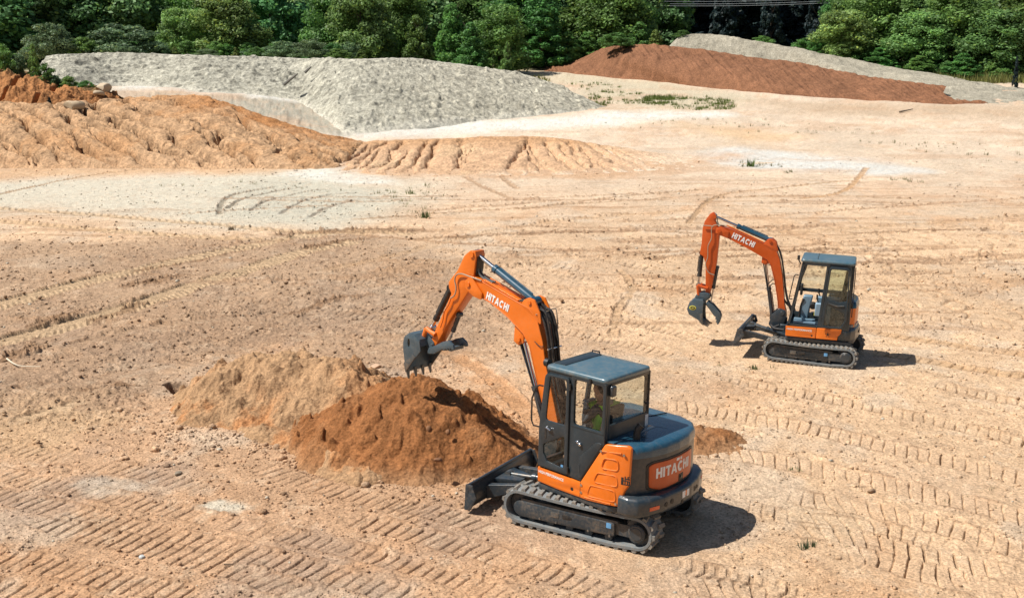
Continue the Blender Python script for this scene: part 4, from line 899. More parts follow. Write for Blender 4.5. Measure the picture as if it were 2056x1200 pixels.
    rp = fillet([(x1, yl + .005), (x0, yl + .005), (x0, yr - .005), (x1, yr - .005)], .09, 5)
    def ring(inset, z): 
        cx_, cy_ = (x0 + x1) / 2, (yl + yr) / 2
        return [(cx_ + (x - cx_) * (1 - inset / ((x1 - x0) / 2)), cy_ + (y - cy_) * (1 - inset / ((yl - yr) / 2)), z) for x, y in rp]
    ro.rings([ring(.02, ztop - .01), ring(0, ztop + .005), ring(0, rz - .025), ring(.010, rz - .006), ring(.03, rz + .002), ring(.16, rz + .010), ring(.3, rz + .013)])
    roof = ro.build('roof', M_ROOF, root, X, ang=60)
    if A:
        MB().plate(fillet([(x1 - .05, yl - .14), (x1 - .27, yl - .14), (x1 - .27, yr + .07), (x1 - .05, yr + .07)], .03), [], 'xy', rz + .012, .022, .006).build('roof_hatch', M_CAB, roof, X)
        MB().tube([(xft - .02, yr + .02, rz), (xft - .02, yr + .02, rz + .03), (xft - .16, yr + .02, rz + .03), (xft - .16, yr + .02, rz)], .012, 8).build('roof_handle', M_BLACK, roof, X)
        MB().tube([(xr + .28, yl + .008, ztop + .03), (xr + .28, yl + .012, ztop - .06)], .022, 8).build('roof_clip', M_BLACK, roof, X)
    else:
        MB().plate([(.08, yl - .1), (.07, yl - .1), (.07, yr + .1), (.08, yr + .1)], [], 'xy', rz + .017, .006, .001).build('roof_seam', M_BLACK, roof, X)
    # glass
    def pane(name, poly, plane, off, mat=M_GLASS, parent=cabo, **k): return MB().plate(poly, [], plane, off, .006, .0005, bres=0, **k).build(name, mat, parent, X, smooth=False)
    pane('side_window', fillet([(ws(1.6) - .06, 1.59), (ws(ztop) - .05, ztop - .08), (xr + .07, ztop - .08), (xr + .07, 1.59)], .05), 'xz', yq, M_GLASS)
    pane('rear_window', fillet([(yr + .04, zw - .01), (yl - .11, zw - .01), (yl - .11, ztop - .04), (yr + .04, ztop - .04)], .03), 'yz', xr + .012, M_GLASS2)
    pane('windscreen', [(yr + .05, zfl + .09), (yl - .06, zfl + .09), (yl - .06, ztop - .06), (yr + .05, ztop - .06)], 'yz', 0, M_GLASS2, cuts={1: [1.55]}, warp=lambda x, y, z: (x + ws(z) - .03, y, z))
    if A:
        pane('quarter_window', mirror_rect(-.595, -.055, 1.735, 2.435, .05), 'xz', yl - .03, M_GLASS2)
        d = MB().plate(fillet([(.578, .945), (.575, 1.55), (.555, 1.75), (.475, 2.43), (.015, 2.43), (.005, .945)], [.03, .02, .02, .10, .06, .03], 4),
                       [fillet([(.445, 1.70), (.385, 2.385), (.07, 2.385), (.07, 1.70)], .05), fillet([(.48, 1.31), (.075, 1.535), (.075, 1.02), (.40, 1.06), (.475, 1.17)], .035)], 'xz', yl + .008, .035, .012)
        door = d.build('door', M_CAB, root, X)
        pane('door_window', fillet([(.45, 1.69), (.39, 2.39), (.06, 2.39), (.06, 1.69)], .05), 'xz', yl + .002, M_GLASS2, door)
        pane('lower_door_window', fillet([(.49, 1.31), (.065, 1.545), (.065, 1.01), (.405, 1.05), (.485, 1.17)], .035), 'xz', yl + .002, M_GLASS, door)
        MB().tube([(.40, yl + .025, 1.60), (.40, yl + .06, 1.60), (.32, yl + .06, 1.575), (.32, yl + .025, 1.575)], .014, 8).build('handle', M_CHROME, door, X)
        MB().plate(fillet([(.455, 1.41), (.455, 1.57), (.415, 1.57), (.415, 1.41)], .012), [], 'xz', yl + .026, .006, .002).build('lock_recess', M_BLACK, door, X)
        MB().plate(mirror_rect(.095, .14, 1.035, 1.07, .004), [], 'xz', yl + .008, .004, .001).build('sticker', M_BLUE, door, X)
        for hz in (1.02, 2.30): MB().tube([(.0, yl + .02, hz - .05), (.0, yl + .02, hz + .05)], .016, 8).build('hinge', M_BLACK, door, X)
        MB().sphere((-.17, yl + .012, 1.50), .026).sphere((-.21, yl + .014, 1.475), .03).tube([(-.14, yl + .01, 1.51), (-.22, yl + .02, 1.46)], .016, 8).build('door_catch', M_CHROME, cabo, X)
        hr = [(.53, yl - .01, 2.20), (.58, yl + .03, 2.21), (.63, yl + .05, 2.17), (.70, yl + .05, 1.98), (.70, yl + .05, 1.64), (.66, yl + .05, 1.57), (.56, yl - .01, 1.55)]
        MB().tube(hr, .013, 8).build('handrail', M_BLACK, root, X)
        lp = MB().disc((.60, yl - .16, rz - .02), (1, 0, 0), .062, .09, 16, .02).tube([(.58, yl - .15, rz - .08), (.50, yl - .14, rz - .16)], .022, 8); lp.build('work_lamp', M_BLACK, root, X)
        MB().box(xr - .07, xr - .005, yl - .17, yl - .06, ztop - .19, ztop - .03).build('rear_lamp', M_DARK, root, X, bevel=.02)
        MB().plate(mirror_rect(yr + .02, yr + .10, 1.60, 1.80, .004), [], 'yz', xr - .003, .004, .001).build('sticker', M_WHITE, cabo, X)
        MB().tube([(xr - .005, yr + .13, 2.0), (xr - .03, yr + .11, 1.99), (xr - .03, yr + .06, 1.98)], .014, 8).build('window_latch', M_BLACK, cabo, X)
    else:
        pane('quarter_window', fillet([(-.16, 1.51), (-.21, 2.31), (-.67, 2.31), (-.71, 1.51)], .05), 'xz', yl - .03, M_GLASS)
        dq = [(-.135, .915), (-.205, 2.345), (-.66, 2.345), (-.685, 1.12), (-.58, .915)]
        d = MB().plate(fillet(dq, [.03, .08, .09, .06, .06], 5), [fillet([(-.20, 1.60), (-.245, 2.285), (-.625, 2.285), (-.65, 1.58), (-.45, 1.54)], .05), fillet([(-.195, .965), (-.225, 1.46), (-.62, 1.28), (-.645, 1.13), (-.565, .965)], .04)], 'xz', yl + .075, .035, .012)
        door = d.build('door', M_CAB, root, X)
        pane('door_window', fillet([(-.19, 1.59), (-.235, 2.295), (-.635, 2.295), (-.66, 1.57), (-.45, 1.53)], .05), 'xz', yl + .075, M_GLASS, door)
        pane('lower_door_window', fillet([(-.185, .955), (-.215, 1.475), (-.63, 1.29), (-.655, 1.12), (-.57, .955)], .04), 'xz', yl + .075, M_GLASS, door)
        MB().tube([(-.25, yl + .10, 1.50), (-.45, yl + .10, 1.45), (-.60, yl + .10, 1.47)], .012, 8).build('door_bar', M_STEEL, door, X)
        for hz in (1.1, 2.2): MB().tube([(-.14 - .03 * (hz - 1.1), yl + .04, hz - .05), (-.14 - .03 * (hz - 1.1), yl + .04, hz + .05)], .022, 8).build('hinge', M_BLACK, door, X)
        hr = [(.47, yl - .02, 2.07), (.53, yl + .02, 2.09), (.56, yl + .03, 2.05), (.63, yl + .03, 1.55), (.62, yl + .02, 1.50), (.56, yl - .02, 1.50)]
        MB().tube(hr, .013, 8).build('handrail', M_BLACK, root, X)
        MB().box(.47, .53, yl - .10, yl - .04, 2.42, 2.52).tube([(.50, yl - .07, 2.42), (.44, yl - .07, 2.32)], .016, 8).build('work_lamp', M_BLACK, root, X, bevel=.01)
        MB().tube([(.33, yr + .06, 2.33), (.36, yr + .1, 2.1), (.42, yr + .1, 1.9)], .02, 8).build('wiper', M_BLACK, root, X)
        MB().tube([(xr - .02, yl - .02, 2.36), (xr - .03, yl - .02, 1.2)], .012, 6).build('grab_rail', M_BLACK, root, X)
    # interior
    sx, sy = c['seat']; zs = c['zseat']; wm = M_SEAT if A else M_WRAP
    st = MB(); st.box(sx - .20, sx + .28, sy - .24, sy + .24, zs - .10, zs + .02)
    seat = st.build('seat', wm, root, X, bevel=.04, seg=3)
    if A: MB().hexa([(sx - .24, sy - .23, zs), (sx - .36, sy - .20, zs + .62), (sx - .24, sy + .23, zs), (sx - .36, sy + .20, zs + .62), (sx - .12, sy - .23, zs), (sx - .26, sy - .20, zs + .62), (sx - .12, sy + .23, zs), (sx - .26, sy + .20, zs + .62)]).build('seat_back', M_SEAT, seat, X, bevel=.04, seg=3)
    else: MB().rings([[(sx - .22 + dx - .12 * hh, sy + dy * wd, zs + hh) for dx, dy in ((-.05, -1), (.05, -1), (.05, 1), (-.05, 1))] for hh, wd in ((0, .23), (.25, .24), (.5, .22), (.66, .14), (.74, .10), (.86, .10), (.90, .07))]).build('seat_back', M_SEAT, seat, X, bevel=.02)
    MB().box(sx - .26, sx + .22, sy - .26, sy + .26, zfl + .02, zs - .10).build('seat_base', M_BLACK, seat, X, bevel=.01)
    for s in (-1, 1):
        co = MB().box(sx - .22, sx + .34, sy + s * .38 - .08, sy + s * .38 + .08, zs - .16, zs + .16).build('control_console', M_BLACK if A else M_WRAP, root, X, bevel=.03)
        MB().tube([(sx + .28, sy + s * .38, zs + .16), (sx + .31, sy + s * .38, zs + .24)], .014, 8).tube([(sx + .31, sy + s * .38, zs + .23), (sx + .315, sy + s * .38, zs + .34)], [.026, .020], 10).build('control_lever', M_BLACK, co, X)
    if A:
        MB().box(.30, .38, -.08, .12, 1.55, 1.85).build('monitor', M_BLACK, root, X, bevel=.02)
        MB().box(.1, .5, -.10, .02, zfl + .02, 1.5).build('dash_console', M_BLACK, root, X, bevel=.02)
    else:
        MB().rings([[(xx_, yy_, zz_) for xx_, yy_ in ((.20 - d_, sy - .28), (.42 - d_, sy - .28), (.42 - d_, sy - .10), (.20 - d_, sy - .10))] for zz_, d_ in ((zfl + .02, 0), (1.2, .03), (1.5, .08))]).build('pedal_console', M_WRAP, root, X, bevel=.03)
        MB().box(.38, .44, yr + .06, yr + .22, 1.45, 1.72).build('monitor', M_BLACK, root, X, bevel=.02)
        for s in (-1, 1): MB().tube([(.40, sy + s * .10, zfl + .02), (.38, sy + s * .10, 1.28), (.33, sy + s * .10, 1.42)], [.02, .016, .028], 8).build('travel_lever', M_BLACK, root, X)
        MB().tube([(.10, sy + .05, 1.34), (.10, sy + .17, 1.30)], .07, 10).build('armrest_pad', M_BLACK, root, X)
        MB().plate(mirror_rect(-.02, .06, zfl + .22, zfl + .32, .005), [], 'xz', yl - .30, .01, .001).build('warning_label', M_YEL, root, X)
        MB().box(.0, .50, yl - .22, yl - .10, zfl + .05, zfl + .10).box(.02, .50, yl - .36, yl - .26, zfl + .05, zfl + .13).build('floor_mat', M_WRAP, root, X, bevel=.01)

    # ---------------- tail: engine hood and counterweight
    if A:
        out = [(-.64, .905), (-.95, .885), (-1.10, .76), (-1.20, .55), (-1.265, .25), (-1.275, -.05), (-1.24, -.35), (-1.14, -.66), (-.98, -.86), (-.72, -.97), (.25, -.98), (.42, -.90), (.46, -.30), (.40, -.2), (-.55, -.2), (-.60, .3)]
        out = fillet(out, [.02, .05, .12, .2, .2, .2, .2, .2, .15, .1, .08, .05, .05, .01, .01, .01], 3)
        def rg(ins, z):
            cx_, cy_ = -.25, -.03; return [(cx_ + (x - cx_) * (1 - ins / 1.0), cy_ + (y - cy_) * (1 - ins / .95), z) for x, y in out]
        body = MB().rings([rg(0, .70), rg(0, 1.36), rg(.008, 1.43)]).build('engine_cover', M_DARK, root, X, ang=50)
        hd = MB().rings([rg(-.008, 1.43), rg(-.008, 1.52), rg(.012, 1.572), rg(.04, 1.592), rg(.09, 1.602), rg(.5, 1.618)]).build('hood', M_HOOD, root, X, ang=50)
        for a, b in ((((-.70, .40), (-1.06, .32))), ((-.66, -.12), (-1.06, -.30)), ((-.35, -.30), (-.5, -.84))):
            q = [(a[0], a[1]), (b[0], b[1])]; dx, dy = b[0] - a[0], b[1] - a[1]; l = math.hypot(dx, dy); nx, ny = -dy / l * .006, dx / l * .006
            MB().plate([(a[0] + nx, a[1] + ny), (b[0] + nx, b[1] + ny), (b[0] - nx, b[1] - ny), (a[0] - nx, a[1] - ny)], [], 'xy', 1.612, .014, .001, warp=lambda x, y, z: (x, y, z + .006 - .02 * max(0, (-x - .9) / .15) )).build('hood_seam', M_BLACK, hd, X)
        # exhaust stub
        MB().tube([(-.88, .48, 1.60), (-.88, .48, 1.70), (-.89, .47, 1.76), (-.92, .44, 1.82)], [.055, .052, .052, .056], 16, cap=True).build('exhaust_pipe', M_BLACK, root, X)
        MB().plate([(xr - .14, yl - .05), (xr - .01, yl - .05), (xr - .01, yr), (xr - .14, yr)], [], 'xy', 1.61, .03, .008).build('hood_ledge', M_HOOD, hd, X)
        # logo panel on the curved rear face
        yy = sorted((y, x) for x, y in out if x < -.95); ya = np.array([q[0] for q in yy]); xa = np.array([q[1] for q in yy])
        sf = lambda y: float(np.interp(y, ya, xa))
        wp = lambda x, y, z: (sf(y) + x, y, z)
        cuts = {0: list(np.linspace(-.48, .60, 16))}
        fr_ = MB().plate(fillet([(0.615, 0.945), (0.630, 1.320), (0.535, 1.360), (-0.505, 1.360), (-0.515, 0.915), (0.415, 0.875)], [.06, .06, .08, .06, .08, .1]), [], 'yz', -.004, .016, .005, warp=wp, cuts=cuts).build('panel_recess', M_BLACK, body, X)
        lg = MB().plate(fillet([(0.580, 0.975), (0.590, 1.305), (0.515, 1.330), (-0.445, 1.335), (-0.470, 0.945), (0.395, 0.910)], [.05, .05, .06, .05, .07, .08]), [], 'yz', -.014, .024, .008, warp=wp, cuts=cuts).build('rear_panel', M_ORANGE2, body, X)
        lettering('HITACHI', .475, 1.095, .155, .90, 'yz', -.0275, .005, -.0, -1, warp=wp).build('lettering', M_WHITE, lg, X, smooth=False)
        MB().plate(mirror_rect(-.10, .04, 1.27, 1.31, .003), [], 'yz', -.0275, .004, .0005, warp=wp).build('sticker', M_WHITE, lg, X)
        MB().plate(mirror_rect(-.16, -.03, .935, 1.045, .012), [], 'yz', -.027, .006, .001, warp=wp).build('camera_recess', M_BLACK, lg, X)
        MB().disc((sf(-.09) - .035, -.09, .995), (1, 0, 0), .022, .02, 12).build('rear_camera', M_STEEL, lg, X)
        # counterweight bumper
        bo = [(-.93, .965), (-1.10, .965), (-1.25, .90), (-1.345, .74), (-1.405, .45), (-1.42, .1), (-1.40, -.25), (-1.33, -.55), (-1.20, -.85), (-1.04, -1.0), (-.75, -1.02), (-.75, -.6), (-1.0, -.2), (-1.0, .4), (-.93, .7)]
        bo = fillet(bo, [.02, .08, .08, .1, .1, .1, .1, .1, .1, .05, .03, .02, .02, .02, .02], 3)
        def bg(ins, z): return [(-.9 + (x + .9) * (1 - ins / .5), -.02 + (y + .02) * (1 - ins / .98), z) for x, y in bo]
        cw = MB().rings([bg(.035, .60), bg(.006, .625), bg(0, .66), bg(0, .835), bg(.018, .868), bg(.05, .885), bg(.16, .888)]).build('counterweight', M_DARK, root, X, ang=50)
        yb = sorted((y, x) for x, y in bo if x < -1.04); y2 = np.array([q[0] for q in yb]); x2 = np.array([q[1] for q in yb]); sb = lambda y: float(np.interp(y, y2, x2))
        wb = lambda x, y, z: (sb(y) + x, y, z)
        for y0, y1, z0, z1, m_, nm in ((.56, .74, .70, .755, M_REFL, 'reflector'), (-.74, -.86, .76, .81, M_REFL, 'reflector'), (-.06, .02, .715, .82, M_WHITE, 'sticker'), (-.17, -.10, .715, .82, M_WHITE, 'sticker'), (-.10, -.06, .735, .82, M_ORANGE, 'sticker')):
            MB().plate(mirror_rect(min(y0, y1), max(y0, y1), z0, z1, .006), [], 'yz', -.003, .008, .001, warp=wb).build(nm, m_, cw, X)
        for y0, z0, r_ in ((.42, .735, .036), (.28, .745, .038), (.02, .665, .03), (-.36, .75, .038), (-.45, .755, .03)):
            MB().disc((sb(y0) - .001, y0, z0), (1, -.0 , 0), r_, .012, 16).build('bolt_hole', M_BLACK, cw, X)
        # boom-side tank cover, right front
        MB().box(-.1, .45, -.95, -.42, .70, 1.30).build('fuel_tank', M_ORANGE, root, X, bevel=.04, seg=3)
    else:
        out = [(-.52, .79), (-.70, .80), (-.80, .74), (-.90, .55), (-.965, .25), (-.985, 0), (-.95, -.35), (-.86, -.62), (-.68, -.80), (.2, -.84), (.3, -.3), (-.5, -.25), (-.52, .3)]
        out = fillet(out, [.02, .05, .05, .1, .1, .1, .1, .1, .1, .05, .02, .02, .02], 3)
        def rg(ins, z): return [(-.3 + (x + .3) * (1 - ins / .7), (y) * (1 - ins / .8), z) for x, y in out]
        cw = MB().rings([rg(.03, .615), rg(0, .64), rg(0, .84), rg(.015, .885), rg(.06, .915), rg(.2, .92)]).build('counterweight', M_DARK, root, X, ang=50)
        MB().plate([(-.66, .65), (-.675, .65), (-.675, .88), (-.66, .88)], [], 'xz', .795, .006, .001).build('seam', M_BLACK, cw, X)
        for y0, z0 in ((.15, .76), (-.05, .76), (-.35, .76)): MB().disc((-.985 + .08 * y0 * y0, y0, z0), (1, 0, 0), .04, .02, 14).build('bolt_hole', M_BLACK, cw, X)
        hd = MB().rings([[(x, y, z) for x, y in fillet([(-.74, .62), (-.86, .5), (-.92, .1), (-.90, -.3), (-.78, -.62), (-.2, -.70), (-.2, -.25), (-.74, -.2)], .04, 2)] for z in (.88, 1.32, 1.36)]).build('engine_cover', M_ORANGE, root, X, ang=50)
        MB().rings([[(-.55 + (x + .55) * k, y * k, z) for x, y in fillet([(-.76, .6), (-.87, .5), (-.93, .1), (-.91, -.3), (-.79, -.62), (-.2, -.70), (-.2, -.25), (-.76, -.2)], .04, 2)] for z, k in ((1.36, 1), (1.45, .98), (1.50, .9))]).build('hood', M_HOOD, root, X, ang=50)
        MB().rings([[(x, y, z) for x, y in fillet([(-.62, .66), (-.80, .60), (-.90, .40), (-.94, .1), (-.70, .1), (-.62, .3)], .03, 2)] for z in (.905, .98)] ).build('rear_step', M_HOOD, root, X, ang=50)
    return root, X, cabo

def front_gear(root, X, c):
    """swing post, boom, arm, cylinders, bucket, thumb in the boom plane"""
    A = c['id'] == 'A'; yc, hw = c['by'], c['bhw']
    px = c['foot']
    # swing post
    sp = MB()
    for s in (-1, 1):
        sp.plate(fillet([(px[0] - .02, c['zf'] - .02), (px[0] + .20, c['zf'] + .0), (px[0] + .30, c['zf'] + .12), (px[0] + .24, px[1] - .05), (px[0] + .08, px[1] + .12), (px[0] - .08, px[1] + .08), (px[0] - .10, px[1] - .1)], .05), [], 'xz', yc + s * (hw + .03), .04, .006)
    sp.box(px[0] - .06, px[0] + .20, yc - hw - .02, yc + hw + .02, c['zf'] - .04, c['zf'] + .14); sp.tube([(px[0] - .02, yc, c['zf'] - .06), (px[0] - .02, yc, c['zf'] + .30)], .11, 18)
    sp.disc((px[0], yc, px[1]), (0, 1, 0), .05, hw * 2 + .12, 16)
    post = sp.build('swing_post', M_DARK, root, X, bevel=.004)
    MB().box(px[0] - .35, px[0] + .02, yc - .22, yc + .22, c['zf'] - .06, c['zf'] + .16).build('post_bracket', M_DARK, root, X, bevel=.02)
    # boom
    b = band(c['boom_top'], c['boom_bot'], yc - hw, yc + hw); bo = b.build('boom', c['om'], root, X, bevel=.012, ang=25)
    # edge flanges
    fl = MB()
    for s in (-1, 1):
        fl.tube([(x, yc + s * (hw - .004), z) for x, z in c['boom_bot']], .013, 6); fl.tube([(x, yc + s * (hw - .004), z) for x, z in c['boom_top']], .011, 6)
    fl.build('boom_seams', c['om'], bo, X)
    bk = c['bracket']
    for s in (-1, 1): MB().plate(fillet(bk, .035), [], 'xz', yc + s * (hw - .012), .03, .006).disc((c['acyl'][0][0], yc + s * (hw + .008), c['acyl'][0][1]), (0, 1, 0), .035, .03, 12).build('cylinder_bracket', c['om'], bo, X)
    for s in (-1, 1):
        MB().plate(fillet(c['clevis'], .03), [], 'xz', yc + s * (hw + .018), .035, .006).disc((c['tip'][0], yc + s * (hw + .042), c['tip'][1]), (0, 1, 0), .045, .03, 14).build('boom_clevis', c['om'], bo, X)
        bc = c['bcyl']
        MB().plate(fillet(c['bcbr'], .03), [], 'xz', yc + s * (hw * .62), .03, .006).disc((bc[1][0], yc + s * (hw * .62 + .03), bc[1][1]), (0, 1, 0), .04, .03, 12).build('lift_bracket', c['om'], bo, X)
    (tx, tz), rot, hh, sx = c['txt']
    for s in (1,): lettering('HITACHI', tx, tz, hh, sx, 'xz', yc + s * (hw + .0035), .005, rot, -1).build('lettering', M_WHITE, bo, X, smooth=False)
    # arm
    aw = hw - .028; ar = c['arm']; m = len(ar) // 2
    a = MB().plate(fillet(ar, c.get('armr', .03), 3), [], 'xz', yc, aw * 2, .012).build('arm', c['om'], root, X, ang=25)
    MB().disc((c['armtop'][0], yc, c['armtop'][1]), (0, 1, 0), .05, aw * 2 + .05, 14).build('arm_pin', c['om'], a, X)
    # black plate painted as the shade inside the channel at the arm top
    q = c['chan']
    MB().plate(q, [], 'xz', yc, aw * 1.35, .002).build('channel_shade', M_BLACK, a, X)
    # cylinders
    cylinder(root, 'arm_cylinder', (c['acyl'][0][0], yc, c['acyl'][0][1]), (c['acyl'][1][0], yc, c['acyl'][1][1]), .062 if A else .055, .036 if A else .03, c['acyl'][2], X, M_HOOD)
    for s in (c['bcs']):
        cylinder(root, 'boom_cylinder', (c['bcyl'][0][0], yc + s, c['bcyl'][0][1]), (c['bcyl'][1][0], yc + s, c['bcyl'][1][1]), .058 if A else .05, .034 if A else .028, c['bcyl'][2], X)
    if not A or True:
        p0, p1 = Vector((c['bcyl'][1][0] + .05, yc + .0, c['bcyl'][1][1] - .02)), Vector((c['bcyl'][0][0] + .09, yc, c['bcyl'][0][1] + .35))
        MB().hexa([tuple(p + Vector((dx, dy, 0))) for p in (p0, p1) for dx, dy in ((-.012, -.06), (-.012, .06), (.012, -.06), (.012, .06))]).build('rod_guard', M_DARK, root, X, bevel=.006)
    cylinder(root, 'bucket_cylinder', (c['kcyl'][0][0], yc, c['kcyl'][0][1]), (c['kcyl'][1][0], yc, c['kcyl'][1][1]), .05, .03, c['kcyl'][2], X, M_BLACK)
    for s in (-1, 1):
        for (p, q_) in c['links']:
            MB().tube([(p[0], yc + s * (aw + .02), p[1]), ((p[0] + q_[0]) / 2, yc + s * (aw + .03), (p[1] + q_[1]) / 2), (q_[0], yc + s * (aw + .02), q_[1])], [.045, .038, .045], 10).build('bucket_link', c['om'], root, X)
    # bucket
    w = c['bkw'] / 2; by0 = yc
    prof = c['bk_shell']; shell = MB(); n = len(prof)
    cen = Vector((np.mean([p[0] for p in prof]), np.mean([p[1] for p in prof])))
    inn = [tuple(Vector(p) + (cen - Vector(p)).normalized() * .025) for p in prof]
    shell.plate(list(prof) + inn[::-1], [], 'xz', by0, w * 2, .003)
    bk_ = shell.build('bucket', M_BUCK, root, X, ang=30)
    for s in (-1, 1):
        hole = [[(c['bkhole'][0] + .03 * math.cos(a), c['bkhole'][1] + .075 * math.sin(a)) for a in np.linspace(0, 6.28, 14)[:-1]]] if (A) else []
        MB().plate(c['bk_side'], hole, 'xz', by0 + s * (w + .004), .024, .004).build('side_plate', M_BUCK, bk_, X)
        MB().plate(c['bk_edge'], [], 'xz', by0 + s * (w + .022), .018, .003).build('side_cutter', M_STEEL, bk_, X)
    for s in (-1, 1): MB().plate(fillet(c['bk_ear'], .03), [], 'xz', by0 + s * .11, .035, .005).disc((c['bkpin'][0], by0 + s * .14, c['bkpin'][1]), (0, 1, 0), .04, .05, 12).build('bucket_ear', M_BUCK, bk_, X)
    lip, tipd = Vector(c['lip'][0]), Vector(c['lip'][1])
    for k in range(c['nteeth']):
        y0 = by0 - w + .03 + (2 * w - .06) * k / (c['nteeth'] - 1); d = tipd - lip; nn = Vector((-d.y, d.x)).normalized()
        V = [];
        for pp, hw_, th_ in ((lip - d * .25, .032, .030), (lip + d, .018, .008)):
            for sy_ in (-1, 1):
                for sn in (-1, 1): q2 = pp + nn * th_ * sn; V.append((q2.x, y0 + sy_ * hw_, q2.y))
        MB().hexa(V).build('bucket_tooth', M_STEEL, bk_, X, bevel=.004)
    if not A:
        pl = Matrix.Translation((c['logo'][0], by0 + w + .0195, c['logo'][1])); 
        s1 = MB().plate([(c['logo'][0] + .085 * math.cos(a), c['logo'][1] + .055 * math.sin(a)) for a in np.linspace(0, 6.28, 24)[:-1]], [], 'xz', by0 + w + .0175, .004, .0005).build('bucket_badge', M_YEL, bk_, X)
        MB().plate([(c['logo'][0] + .06 * math.cos(a), c['logo'][1] + .036 * math.sin(a)) for a in np.linspace(0, 6.28, 24)[:-1]], [[(c['logo'][0] + .032 * math.cos(a), c['logo'][1] + .016 * math.sin(a)) for a in np.linspace(0, 6.28, 16)[:-1]]], 'xz', by0 + w + .0205, .004, .0005).build('badge_mark', M_BLACK, s1, X)
    # thumb
    th = MB()
    for s in c['thy']: th.plate(fillet(c['thumb'], .02), [], 'xz', yc + s, .045, .006)
    th.box(min(p[0] for p in c['thumb']) + .1, min(p[0] for p in c['thumb']) + .16, yc + min(c['thy']), yc + max(c['thy']), np.mean([p[1] for p in c['thumb']]) - .03, np.mean([p[1] for p in c['thumb']]) + .03)
    tpart = th.build('thumb', M_BUCK, root, X)
    if c.get('thumb2'):
        MB().plate(fillet(c['thumb2'], .02), [], 'xz', yc + c['thy'][0], .045, .006).plate(fillet(c['thumb2'], .02), [], 'xz', yc + c['thy'][0] + .12, .045, .006).build('thumb_tine', M_BUCK, tpart, X)
    cylinder(root, 'thumb_cylinder', (c['tcyl'][0][0], yc, c['tcyl'][0][1]), (c['tcyl'][1][0], yc, c['tcyl'][1][1]), .036, .02, .6, X, M_DARK)
    # pipes and hoses
    for (pts, rad, mat, nm) in c['pipes']: MB().tube([tuple(p) for p in catmull(np.array(pts), len(pts) * 5)], rad, 8).build(nm, mat, root, X)
    return bo
M_PIPE = paint('pipe_metal', (.40, .31, .22), .4, .2, 5, metal=.3)
def hose_set(ys, path, r, nm='hydraulic_hose', m=None, jit=.012):
    out = []
    for i, y in enumerate(ys):
        rg_ = random.Random(i * 7 + 3); out.append(([(x + rg_.uniform(-jit, jit), y, z + rg_.uniform(-jit, jit)) for x, z in path], r, m or M_HOSE, nm))
    return out
